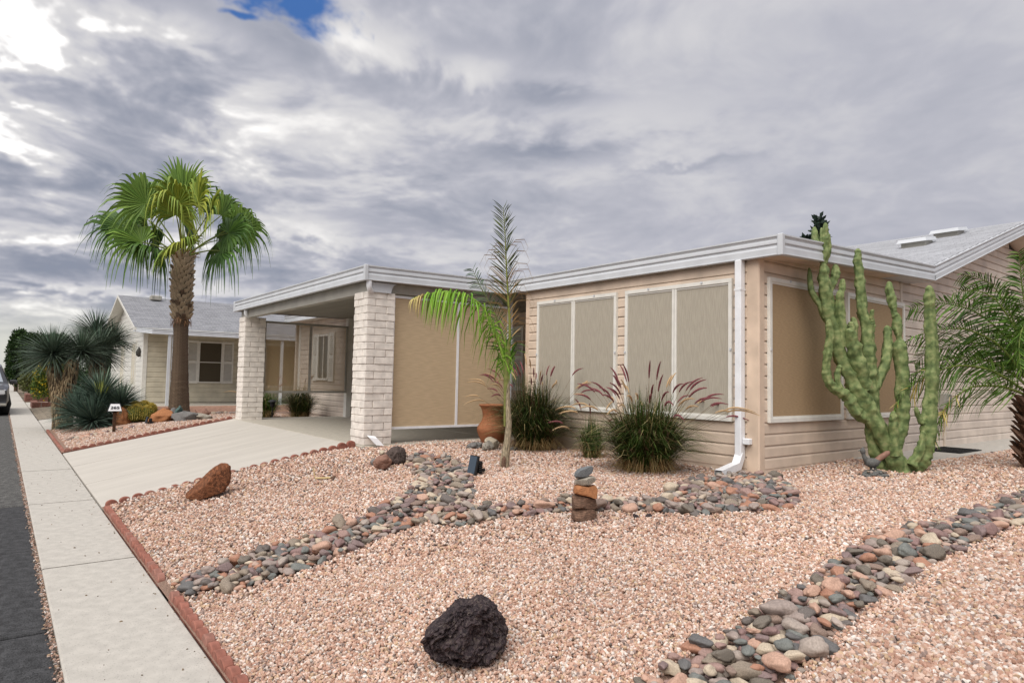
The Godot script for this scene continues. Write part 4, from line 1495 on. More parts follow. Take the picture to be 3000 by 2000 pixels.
func small_things() -> void:
	rng.seed = 5
	# foreground lava rock and boulders
	shaped_rock("lava_rock", "rough black lava rock lying alone in the foreground gravel", "rock", Vector3(1.80, T(1.8, -2.62) + 0.13, -2.64), [280, 950, 400, 800, 650, 600, 760, 450, 1000, 270, 1300, 220, 1380, 160, 1560, 220, 1720, 330, 1860, 500, 1930, 680, 1985, 850, 1960, 1080, 1730, 1200, 1600, 1360, 1200, 1440, 900, 1400, 500, 1300, 340, 1150], 0.000228, Vector2(1150, 850), 0.14, M.lava, 21, 0.72, 0.24, 0.085, 0, 6)
	shaped_rock("boulder", "rust red pointed boulder at the driveway edging", "boulder", Vector3(1.80, T(1.8, -7.5) + 0.155, -7.5), [528, 1462, 532, 1474, 548, 1480, 580, 1478, 640, 1456, 652, 1432, 655, 1410, 650, 1385, 641, 1373, 625, 1374, 600, 1393, 570, 1422, 545, 1448], 0.00362, Vector2(600, 1432), 0.19, M.sandstone, 33, 0.6, 0.09, 0.04, 0, 5, [[Vector3(-0.62, 0.5, 0.6).normalized(), 0.22], [Vector3(0.75, 0.15, 0.64).normalized(), 0.40], [Vector3(0.15, -0.35, 0.93).normalized(), 0.38], [Vector3(-0.35, -0.3, 0.88).normalized(), 0.42], [Vector3(0.3, 0.75, 0.55).normalized(), 0.52], [Vector3(-0.5, 0.5, -0.7).normalized(), 0.5]])
	rock("round porous brown lava rock at the pillar foot", "rock", Vector3(3.72, 0.03, -6.98), Vector3(0.125, 0.118, 0.115), M.scoria, 41, 0.2, 0.01, 0, 0.07, Vector3(0, 0.4, 0), 4)
	rock("smooth brown stone leaning before the round lava rock", "stone", Vector3(3.46, 0.0, -6.83), Vector3(0.098, 0.085, 0.07), M.cobble_brown, 44, 0.35, 0.007, 2, 0.0, Vector3(0.1, -0.6, 0.1), 4, "stone")
	rock("small cream stone perched on the brown stone", "stone", Vector3(3.47, 0.098, -6.86), Vector3(0.036, 0.03, 0.03), M.cobble_cream, 45, 0.4, 0.01, 3, 0.0, Vector3(0, 0.3, 0), 3, "stone")
	rock("small grey stone left of the round lava rock", "stone", Vector3(3.50, -0.035, -7.10), Vector3(0.055, 0.04, 0.045), M.cobble_grey, 46, 0.35, 0.01, 1, 0.0, Vector3(0, 0.8, 0), 3, "stone")
	rock("flat grey stone beside the terracotta pot", "stone", Vector3(5.27, 0.02, -7.62), Vector3(0.13, 0.052, 0.09), M.cobble_grey, 47, 0.4, 0.008, 3, 0.03, Vector3(0, 0.5, 0.08), 4, "stone")
	rock("cream stone in front of the terracotta pot", "stone", Vector3(5.42, 0.06, -7.42), Vector3(0.12, 0.095, 0.09), M.cobble_cream, 48, 0.35, 0.008, 2, 0.02, Vector3(0, 0.2, 0), 4, "stone")
	rock("chalk white stone nearest the terracotta pot", "stone", Vector3(5.26, 0.035, -7.28), Vector3(0.095, 0.075, 0.075), M.cobble_white, 49, 0.4, 0.009, 3, 0.03, Vector3(0, 0.9, 0), 4, "stone")
	rock("flat mauve grey stone right of the white stones", "stone", Vector3(5.52, 0.01, -7.15), Vector3(0.12, 0.04, 0.07), M.cobble_grey, 50, 0.4, 0.009, 3, 0.02, Vector3(0, -0.4, 0), 4, "stone")
	# cairn
	var c := Vector3(3.52, T(3.52, -3.62), -3.62)
	var cu := 0.000494
	var cc := Vector2(1115, 1195)
	for q in [["banded red brown stone at the foot of the cairn", [918, 1165, 930, 1060, 960, 1020, 1220, 1015, 1290, 1060, 1305, 1130, 1250, 1215, 1090, 1225, 950, 1205], M.banded, 3, 0.42, 0.085], ["dark brown block second from the bottom of the cairn", [922, 850, 975, 813, 1180, 850, 1285, 880, 1312, 1020, 1000, 1020, 930, 1034], M.banded, 4, 0.3, 0.075], ["bright orange sandstone block in the middle of the cairn", [943, 790, 958, 690, 1000, 668, 1150, 690, 1270, 676, 1312, 720, 1302, 866, 1180, 842, 1010, 812], M.sandstone_orange, 5, 0.36, 0.075], ["cream speckled flat stone second from the top of the cairn", [955, 655, 962, 610, 1040, 575, 1180, 538, 1260, 543, 1288, 575, 1272, 612, 1170, 674, 1060, 672], M.granite_white, 51, 0.7, 0.068], ["grey granite egg on top of the cairn", [952, 545, 968, 480, 1020, 430, 1140, 393, 1230, 387, 1253, 420, 1222, 490, 1150, 545, 990, 574], M.granite_grey, 52, 0.72, 0.06]]:
		var mid := Vector2.ZERO
		var n: int = q[1].size() / 2
		for k in n: mid += Vector2(q[1][k * 2], q[1][k * 2 + 1]) / n
		shaped_rock("cairn_stone", q[0], "stone", off(c, (mid.x - cc.x) * cu, (cc.y - mid.y) * cu), q[1], cu, mid, q[5], q[2], q[3], q[4], 0.05, 0.012, 2, 4)
	# stones round the foot of the fan palm
	var pg := "stones heaped round the fan palm"
	for q in [["orange split boulder left of the fan palm foot", Vector3(3.14, 0.10, -17.75), Vector3(0.30, 0.20, 0.2), "sandstone_orange", 61, 0.2], ["mauve grey round stone against the fan palm", Vector3(3.40, 0.12, -17.85), Vector3(0.15, 0.2, 0.16), "cobble_grey", 62, 0.0], ["upright teal stone against the fan palm", Vector3(3.45, 0.22, -17.55), Vector3(0.07, 0.15, 0.07), "teal_stone", 63, -0.5], ["long dark grey stone before the fan palm", Vector3(3.58, 0.07, -17.45), Vector3(0.32, 0.15, 0.18), "cobble_grey", 64, 0.0], ["flat pink stone right of the fan palm foot", Vector3(3.95, 0.06, -17.35), Vector3(0.22, 0.08, 0.13), "granite_white", 65, -0.1], ["pale mauve stone right of the fan palm foot", Vector3(4.05, 0.13, -17.8), Vector3(0.2, 0.1, 0.14), "cobble_brown", 66, -0.15], ["small rust stone behind the orange split boulder", Vector3(3.3, 0.20, -18.3), Vector3(0.14, 0.12, 0.12), "sandstone", 67, 0.3], ["ochre boulder behind the house number sign", Vector3(2.35, 0.14, -18.4), Vector3(0.22, 0.28, 0.2), "sandstone_orange", 68, 0.4]]:
		var o := rock(q[0], "stone", q[1] + Vector3(0, G(q[1].x), 0), q[2], M[q[3]], q[4], 0.4, 0.008, 3, 0.02, Vector3(0, -0.6, q[5]), 3, "stone")
		o.set_meta("group", pg)
	var edge := thing("stone_row", "line of small dark and pale stones in the garden bed", "stones")
	for k in 24:
		var t := k / 23.0
		var p := Vector3(lerpf(1.2, 2.5, t), 0, lerpf(-16.75, -17.4, t) + rf(-0.1, 0.1))
		if t > 0.6 and k % 2: continue
		part(stone_meshes[k % 7], "river_stone", stone_mats[rng.randi() % 14], edge, Transform3D(Basis(Vector3.UP, rf(0, 6)) * Basis.from_scale(Vector3(rf(0.06, 0.12), 0.05, 0.06)), p + Vector3(0, G(p.x) + 0.01, 0)))
	var edge2 := thing("stone_row", "row of pale stones along the brick paving by the far pillar", "stones")
	for k in 22:
		var p := Vector3(lerpf(4.1, 6.0, k / 21.0), 0, -19.3 + rf(-0.15, 0.15))
		part(stone_meshes[k % 7], "river_stone", stone_mats[[0, 5, 6, 12][k % 4]], edge2, Transform3D(Basis(Vector3.UP, rf(0, 6)) * Basis.from_scale(Vector3(rf(0.05, 0.1), 0.05, 0.06)), p + Vector3(0, G(p.x) + 0.02, 0)))
	# house number sign
	var sg := thing("house_number_sign", "white house number sign reading 265 on a brown post", "sign", Vector3(2.03, G(2.03), -16.8))
	var mb := MB.new()
	mb.bbox(Vector3(-0.03, -0.1, -0.03), Vector3(0.03, 0.47, 0.03), 0.005)
	put(mb, "post", M.wood, sg)
	var turn := Transform3D(Basis(Vector3.UP, -0.12), Vector3(0, 0.45, 0))
	for q in [[0.0, "sign_back", M.ink, 0.0], [0.02, "sign_face", M.sign_white, 0.012]]:
		mb = MB.new()
		var i: float = q[0]
		var tz: float = 0.02 + q[3]
		mb.hexa([Vector3(-0.14 + i * 0.6, 0.0 + i * 0.8, 0.05 + tz), Vector3(0.14 - i * 0.6, 0.0 + i * 0.8, 0.05 + tz), Vector3(0.14 - i * 0.6, 0.0 + i * 0.8, 0.03), Vector3(-0.14 + i * 0.6, 0.0 + i * 0.8, 0.03), Vector3(-0.095 + i * 0.6, 0.18 - i * 0.8, -0.01 + tz), Vector3(0.095 - i * 0.6, 0.18 - i * 0.8, -0.01 + tz), Vector3(0.095 - i * 0.6, 0.18 - i * 0.8, -0.03), Vector3(-0.095 + i * 0.6, 0.18 - i * 0.8, -0.03)])
		var o := put(mb, q[1], q[2], sg)
		o.transform = turn
	var tm := TextMesh.new()
	var fnt := SystemFont.new()
	fnt.font_names = PackedStringArray(["Droid Sans"])
	fnt.font_weight = 700
	tm.font = fnt
	tm.text = "265"
	tm.font_size = 64
	tm.pixel_size = 0.00135
	tm.depth = 0.006
	var num := part(tm, "number", M.ink, sg, turn * Transform3D(Basis(Vector3.RIGHT, -0.22) * Basis.from_scale(Vector3(1.25, 1, 1)), Vector3(0, 0.085, 0.064)))
	# terracotta urn
	var pot := thing("terracotta_pot", "tall flared terracotta pot beside the purple fountain grass", "pot", Vector3(5.86, -0.01, -8.0))
	mb = MB.new()
	mb.lathe([Vector2(0.0, 0.0), Vector2(0.145, 0.0), Vector2(0.16, 0.015), Vector2(0.20, 0.09), Vector2(0.232, 0.17), Vector2(0.238, 0.21), Vector2(0.228, 0.25), Vector2(0.195, 0.30), Vector2(0.165, 0.345), Vector2(0.155, 0.39), Vector2(0.156, 0.44), Vector2(0.168, 0.50), Vector2(0.192, 0.545), Vector2(0.212, 0.562), Vector2(0.215, 0.575), Vector2(0.205, 0.582), Vector2(0.19, 0.575), Vector2(0.155, 0.52), Vector2(0.14, 0.42)], Vector3.ZERO, 40)
	put(mb, "body", M.terracotta, pot)
	mb = MB.new()
	mb.lathe([Vector2(0.15, 0.505), Vector2(0.0, 0.52)], Vector3.ZERO, 24)
	put(mb, "soil", M.bed, pot)
	# solar spot light near the creek
	solar_spot("black solar spotlight with square panel at the creek bend", Vector3(3.95, T(3.95, -5.68), -5.68), 1.25, 0.05)
	solar_spot("small black solar spotlight before the golden barrel cactus", Vector3(2.80, G(2.8), -17.5), 1.0, 0.1)
	# path light behind the carport
	var pl := thing("path_light", "small black lantern path light beyond the carport", "lamp", Vector3(5.15, G(5.1) + 0.05, -15.9))
	mb = MB.new()
	mb.tube([Vector3(0, -0.05, 0), Vector3(0, 0.28, 0)], [0.014, 0.014], 8)
	put(mb, "stake", M.black_plastic, pl)
	mb = MB.new()
	mb.lathe([Vector2(0.03, 0.28), Vector2(0.055, 0.30), Vector2(0.06, 0.40), Vector2(0.05, 0.41)], Vector3.ZERO, 8)
	put(mb, "lantern", M.black_plastic, pl)
	mb = MB.new()
	mb.lathe([Vector2(0.11, 0.405), Vector2(0.105, 0.42), Vector2(0.02, 0.455), Vector2(0.0, 0.456)], Vector3.ZERO, 12)
	put(mb, "cap", M.black_plastic, pl)
	# mat
	mb = MB.new()
	mb.bbox(Vector3(-0.42, 0.0, -0.26), Vector3(0.42, 0.018, 0.26), 0.006)
	var mt := thing("door_mat", "black ribbed rubber mat on the walk by the gable wall", "mat", Vector3(10.95, 0.041, -3.70))
	put(mb, "base", M.black_rubber, mt)
	for k in 15:
		mb = MB.new()
		mb.box(Vector3(-0.39 + k * 0.054, 0.018, -0.235), Vector3(-0.365 + k * 0.054, 0.023, 0.235))
		put(mb, "rib", M.black_rubber, mt)
	roadrunner()
	# dry twig, straws, bark chips, anchor pin
	var tw := thing("dry_twig", "forked dry twig lying on the gravel by the driveway", "twig", Vector3(2.82, T(2.82, -6.9) + 0.012, -6.9))
	mb = MB.new()
	mb.tube([off(Vector3.ZERO, -0.13, 0.13), off(Vector3.ZERO, -0.11, 0.05), off(Vector3.ZERO, -0.10, 0.01), off(Vector3.ZERO, 0.0, 0.012), off(Vector3.ZERO, 0.1, 0.02)], [0.004, 0.006, 0.009, 0.011, 0.009], 6)
	put(mb, "stem", M.straw, tw)
	mb = MB.new()
	mb.tube([off(Vector3.ZERO, 0.07, 0.015), off(Vector3.ZERO, 0.11, 0.03, 0.03), off(Vector3.ZERO, 0.10, 0.0, 0.08)], [0.012, 0.018, 0.008], 6)
	put(mb, "knot", M.banded, tw)
	for q in [Vector3(3.80, 0, -3.36), Vector3(3.87, 0, -3.30)]:
		var o := rock("black bark chip on the gravel nearer the cairn" if q.x < 3.85 else "black bark chip on the gravel farther right of the cairn", "chip", Vector3(q.x, T(q.x, q.z) + 0.012, q.z), Vector3(0.038, 0.016, 0.02), M.lava, 71 + int(q.x * 100), 0.6, 0.01, 4, 0.0, Vector3(0, rf(0, 3), 0.2), 2, "bark_chip")
		o.set_meta("group", "bark chips by the cairn")
	var pin := thing("anchor_pin", "small rusty nail standing in the gravel near the young palm", "nail", Vector3(4.62, T(4.62, -5.45), -5.45))
	mb = MB.new()
	mb.tube([off(Vector3.ZERO, 0.02, -0.03), off(Vector3.ZERO, -0.005, 0.06)], [0.0035, 0.0035], 6)
	mb.lathe([Vector2(0.0, 0.056), Vector2(0.011, 0.058), Vector2(0.011, 0.066), Vector2(0.0, 0.068)], off(Vector3.ZERO, -0.005, 0.0), 8)
	put(mb, "shaft", M.banded, pin)
	mb = MB.new()
	for k in 80:
		var x := rf(1.6, 7.5)
		var z := rf(-4.6, -0.6)
		if Vector2(x, z).length() < 2.2: continue
		var a := rf(0, TAU)
		var l := rf(0.03, 0.11)
		var p := Vector3(x, T(x, z) + rf(0.012, 0.02), z)
		mb.tube([p, p + Vector3(cos(a) * l * 0.5, rf(0.0, 0.012), sin(a) * l * 0.5), p + Vector3(cos(a + 0.2) * l, 0.002, sin(a + 0.2) * l)], [0.0012, 0.0016, 0.0008], 4, false)
	var sw := put(mb, "straw_litter", M.straw, self)
	tag(sw, "bits of dry straw scattered over the gravel", "straw", "", "stuff")

func solar_spot(label: String, at: Vector3, s: float, turn: float) -> void:
	var h := thing("solar_spotlight", label, "lamp", at, "solar spotlights")
	h.rotation.y = turn
	var mb := MB.new()
	mb.tube([Vector3(0, -0.06, 0), Vector3(0, 0.06, 0)], [0.012 * s, 0.014 * s], 8)
	put(mb, "stake", M.black_plastic, h)
	var x := Transform3D(Basis(Vector3.BACK, -0.22), Vector3(-0.03, 0.10, 0)).scaled_local(Vector3.ONE * s)
	mb = MB.new()
	mb.bbox(Vector3(-0.012, -0.075, -0.055), Vector3(0.012, 0.085, 0.055), 0.004)
	put(mb, "panel_frame", M.black_plastic, h).transform = x
	mb = MB.new()
	mb.box(Vector3(-0.0145, -0.065, -0.047), Vector3(-0.0125, 0.077, 0.047))
	put(mb, "solar_cell", M.panel_cell, h).transform = x
	mb = MB.new()
	for k in 5:
		mb.tube([Vector3(0.05, 0.03 + k * 0.022, 0), Vector3(0.05, 0.044 + k * 0.022, 0)], [0.036, 0.036], 14)
	mb.tube([Vector3(0.05, 0.02, 0), Vector3(0.05, 0.14, 0)], [0.030, 0.030], 14)
	put(mb, "lamp_head", M.black_plastic, h)
	mb = MB.new()
	mb.tube([Vector3(0.08, 0.05, 0), Vector3(0.115, 0.045, 0)], [0.015, 0.019], 10)
	put(mb, "knob", M.black_plastic, h)

func roadrunner() -> void:
	# a small weathered concrete roadrunner on a pebbled base
	var h := thing("roadrunner_statue", "grey weathered roadrunner statue on a pebbled base under the cactus", "statue", Vector3(7.40, T(7.4, -3.24), -3.24))
	var mb := MB.new()
	var b := Vector3.ZERO
	mb.tube([off(b, -0.07, 0.175), off(b, -0.05, 0.15), off(b, -0.01, 0.135), off(b, 0.04, 0.145), off(b, 0.08, 0.17)], [0.022, 0.045, 0.055, 0.045, 0.022], 10)
	mb.tube([off(b, -0.055, 0.15), off(b, -0.085, 0.20), off(b, -0.098, 0.25)], [0.032, 0.022, 0.02], 8)
	mb.tube([off(b, -0.095, 0.24), off(b, -0.102, 0.272), off(b, -0.096, 0.30)], [0.026, 0.028, 0.008], 8)
	mb.tube([off(b, -0.11, 0.272), off(b, -0.15, 0.262)], [0.011, 0.003], 6)
	put(mb, "body", M.statue, h)
	mb = MB.new()
	mb.tube([off(b, 0.03, 0.15), off(b, 0.09, 0.195), off(b, 0.165, 0.245), off(b, 0.185, 0.26)], [0.03, 0.032, 0.028, 0.012], 8)
	put(mb, "tail", M.cobble_brown, h)
	for s in [-0.02, 0.025]:
		mb = MB.new()
		mb.tube([off(b, s, 0.12), off(b, s + 0.01, 0.06), off(b, s - 0.005, 0.02)], [0.015, 0.012, 0.016], 6)
		put(mb, "leg", M.statue, h)
	part(rock_mesh(3, Vector3(0.14, 0.05, 0.11), 81, 0.5, 0.012, 2, 0.12), "base", M.statue, h, Transform3D(Basis(Vector3.UP, -0.6), Vector3(0, 0.02, 0)))
	for k in 12:
		var a := k * 0.55
		part(stone_meshes[k % 7], "pebble", stone_mats[[0, 5, 8, 2][k % 4]], h, Transform3D(Basis(Vector3.UP, a) * Basis.from_scale(Vector3.ONE * 0.018), off(b, cos(a) * 0.09, 0.045 + 0.01 * sin(a * 3), 0.06 + 0.03 * sin(a))))

# ---------------------------------------------------------------- plants
func tone(a: Color, b: Color, v := 0.12) -> Color:
	var c := a.lerp(b, rng.randf()) * rf(1.0 - v, 1.0 + v)
	return Color(c.r, c.g, c.b)

func perp(d: Vector3, hint := Vector3.UP) -> Vector3:
	var s := d.cross(hint)
	if s.length() < 0.05: s = d.cross(Vector3.RIGHT)
	return s.normalized()

func fan_frond(parent: Node, crown: Vector3, hub: Vector3, rad: float, up: Vector3, c0: Color, c1: Color, droop: float) -> void:
	var mb := MB.new()
	var d := (hub - crown).normalized()
	# leaf stalk
	mb.col = c1.lerp(Color(0.20, 0.20, 0.06), 0.5)
	var sag := crown.lerp(hub, 0.5) + Vector3.UP * 0.10 * crown.distance_to(hub)
	mb.tube([crown, crown.lerp(sag, 0.6).lerp(hub, 0.12), sag.lerp(hub, 0.45), hub], [0.028, 0.02, 0.015, 0.012], 6, false)
	# pleated blade of united segments with free, hanging tips
	var side := perp(d, up)
	var nrm := side.cross(d).normalized()
	var seg := 46
	for k in seg:
		var t := (k + 0.5) / seg * 2.0 - 1.0
		var a := t * 2.15
		var dir := (d * cos(a) + side * sin(a)).normalized()
		var len := rad * (0.78 + 0.26 * cos(a * 0.8)) * rf(0.85, 1.2)
		var wid := len * 0.098
		mb.col = tone(c0, c1, 0.18)
		var pts := []
		var ws := []
		var split := rf(0.34, 0.46)
		var turn := rf(0.7, 1.3)
		for q in 7:
			var s := q / 6.0
			var p := hub + dir * len * s + nrm * (0.10 * len * sin(s * 1.6) * (1.0 - 0.5 * absf(t)))
			var fall := maxf(0.0, s - split) / (1.0 - split)
			p += Vector3.DOWN * (droop * turn * len * fall * fall * 0.85) - dir * (len * 0.30 * droop * turn * fall * fall)
			pts.append(p)
			ws.append(wid * (s / split if s < split else 1.0 - 0.95 * pow((s - split) / (1.0 - split), 0.55)) + 0.002)
		var cross := (side * cos(a) - d * sin(a)).normalized()
		var fold := nrm * (0.45 if k % 2 else -0.45)
		mb.strip(pts, ws, (cross + fold).normalized())
	put(mb, "frond", M.leaf, parent)

func fan_palm() -> void:
	rng.seed = 101
	var b := Vector3(3.70, G(3.7) - 0.02, -18.77)
	var h := thing("fan_palm", "tall fan palm with shaggy upper trunk before the neighbouring house", "palm tree", b)
	var mb := MB.new()
	var rows := []
	var prof := [[0.0, 0.33], [0.06, 0.29], [0.18, 0.255], [0.5, 0.232], [1.0, 0.205], [1.6, 0.185], [2.2, 0.175], [2.48, 0.17], [2.6, 0.19], [3.2, 0.19], [3.9, 0.20], [4.35, 0.13]]
	var f := FastNoiseLite.new()
	f.frequency = 0.02
	for k in 150:
		var y := 4.35 * k / 149.0
		var ring := rf(-0.018, 0.03)
		var r := 0.1
		for q in prof.size() - 1:
			if y >= prof[q][0] and y <= prof[q + 1][0]:
				r = lerpf(prof[q][1], prof[q + 1][1], (y - prof[q][0]) / (prof[q + 1][0] - prof[q][0]))
		var row := PackedVector3Array()
		for s in 20:
			var a := TAU * s / 20
			var rr := r * (1.0 + 0.05 * f.get_noise_2d(s * 90.0, y * 400.0) + ring)
			row.append(Vector3(cos(a) * rr - 0.02 * y, y, -sin(a) * rr))
		rows.append(row)
	mb.sheet(rows, true)
	put(mb, "trunk", M.trunk, h)
	# cut leaf bases on the upper trunk
	mb = MB.new()
	mb.hexa([Vector3(-0.075, 0, 0.02), Vector3(0.075, 0, 0.02), Vector3(0.075, 0, -0.03), Vector3(-0.075, 0, -0.03), Vector3(-0.04, 0.16, 0.115), Vector3(0.04, 0.16, 0.115), Vector3(0.04, 0.165, 0.075), Vector3(-0.04, 0.165, 0.075)])
	var boot := mb.done()
	for k in 190:
		var y := 2.52 + 1.65 * k / 190.0
		var a := k * 2.39996
		var r := 0.17
		part(boot, "leaf_base", M.boot if rng.randf() < 0.88 else M.trunk, h, Transform3D(Basis(Vector3.UP, a) * Basis(Vector3.RIGHT, rf(-0.08, 0.2)) * Basis.from_scale(Vector3.ONE * rf(0.8, 1.15)), Vector3(sin(a) * r - 0.02 * y, y, cos(a) * r)))
	# dry thatch skirt at the line where the bases end
	mb = MB.new()
	for k in 90:
		var a := rf(0, TAU)
		mb.col = tone(Color(0.14, 0.06, 0.03), Color(0.30, 0.18, 0.09), 0.3)
		var p := Vector3(cos(a) * 0.2 - 0.05, rf(2.42, 2.62), sin(a) * 0.2)
		mb.strip([p, p + Vector3(cos(a) * 0.05, -0.04, sin(a) * 0.05), p + Vector3(cos(a) * 0.05, rf(-0.16, -0.08), sin(a) * 0.05)], [0.03, 0.02, 0.003], Vector3(-sin(a), 0, cos(a)))
	put(mb, "dry_thatch", M.leaf, h)
	var cr := Vector3(-0.08, 4.25, 0)
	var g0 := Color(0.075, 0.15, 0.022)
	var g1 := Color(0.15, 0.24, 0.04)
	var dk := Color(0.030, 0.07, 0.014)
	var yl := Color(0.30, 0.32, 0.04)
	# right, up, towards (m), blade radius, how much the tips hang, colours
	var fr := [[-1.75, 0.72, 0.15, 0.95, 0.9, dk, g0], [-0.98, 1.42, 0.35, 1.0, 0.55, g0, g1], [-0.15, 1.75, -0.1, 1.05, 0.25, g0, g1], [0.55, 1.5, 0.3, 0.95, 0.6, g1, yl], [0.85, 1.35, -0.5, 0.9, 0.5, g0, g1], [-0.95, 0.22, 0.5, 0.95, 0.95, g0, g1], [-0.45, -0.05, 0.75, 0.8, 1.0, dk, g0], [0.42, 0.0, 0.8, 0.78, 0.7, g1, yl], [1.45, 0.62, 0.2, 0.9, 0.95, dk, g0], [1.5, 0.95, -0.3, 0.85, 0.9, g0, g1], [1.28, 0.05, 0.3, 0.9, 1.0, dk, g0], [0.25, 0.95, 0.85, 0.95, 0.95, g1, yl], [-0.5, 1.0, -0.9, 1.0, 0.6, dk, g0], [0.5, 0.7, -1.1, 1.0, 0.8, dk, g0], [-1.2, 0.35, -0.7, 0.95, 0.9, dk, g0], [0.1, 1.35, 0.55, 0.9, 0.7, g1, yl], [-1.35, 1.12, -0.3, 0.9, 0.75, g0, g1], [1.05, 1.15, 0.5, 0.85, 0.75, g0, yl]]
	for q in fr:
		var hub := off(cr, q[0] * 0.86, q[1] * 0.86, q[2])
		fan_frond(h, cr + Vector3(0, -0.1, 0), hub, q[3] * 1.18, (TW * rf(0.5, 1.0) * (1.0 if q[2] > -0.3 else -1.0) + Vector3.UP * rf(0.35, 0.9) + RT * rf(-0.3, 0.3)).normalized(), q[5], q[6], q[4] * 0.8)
	# short old stalks under the crown
	mb = MB.new()
	mb.col = Color(0.22, 0.13, 0.06)
	for k in 14:
		var a := k * 2.4
		mb.tube([cr + Vector3(0, -0.25, 0), cr + Vector3(cos(a) * 0.22, -0.05 + rf(-0.1, 0.1), sin(a) * 0.22), cr + Vector3(cos(a) * 0.4, 0.05 + rf(-0.15, 0.1), sin(a) * 0.4)], [0.03, 0.022, 0.012], 5)
	put(mb, "old_stalks", M.leaf, h)

func rosette(parent: Node, at: Vector3, rad: float, count: int, low: float, c0: Color, c1: Color, tipc: Color, droop := 0.12, wid := 0.02) -> void:
	var mb := MB.new()
	for k in count:
		var y := lerpf(low, 1.0, (k + 0.5) / count)
		var a := k * 2.39996 + rf(-0.1, 0.1)
		var s := sqrt(maxf(0.0, 1.0 - y * y))
		var d := Vector3(cos(a) * s, y, sin(a) * s).normalized()
		var len := rad * rf(0.82, 1.06)
		mb.col = tone(c0, c1, 0.25)
		if y > 0.86: mb.col = tone(c1, tipc, 0.15)
		var side := perp(d)
		var p := at + d * 0.03
		mb.strip([p, p + d * len * 0.35, p + d * len * 0.72 + Vector3.DOWN * droop * len * 0.35, p + d * len + Vector3.DOWN * droop * len], [wid * 0.7, wid, wid * 0.7, 0.002], (side + d.cross(side) * rf(-0.8, 0.8)).normalized())
	put(mb, "leaf_rosette", M.blade, parent)

func dead_skirt(parent: Node, pts: Array, rad: Array, count: int) -> void:   # dry leaves pressed down along a stem
	var mb := MB.new()
	for k in count:
		var t := rng.randf() * (pts.size() - 1.001)
		var q := int(t)
		var p: Vector3 = pts[q].lerp(pts[q + 1], t - q)
		var r := lerpf(rad[q], rad[q + 1], t - q)
		var a := rf(0, TAU)
		var o := Vector3(cos(a), 0, sin(a))
		mb.col = tone(Color(0.22, 0.15, 0.085), Color(0.42, 0.32, 0.19), 0.3)
		p += o * r * 0.9
		mb.strip([p, p + o * 0.035 + Vector3.DOWN * 0.05, p + o * rf(0.02, 0.06) + Vector3.DOWN * rf(0.10, 0.2)], [0.03, 0.022, 0.003], Vector3(-o.z, 0, o.x))
	put(mb, "dry_leaves", M.plume, parent)

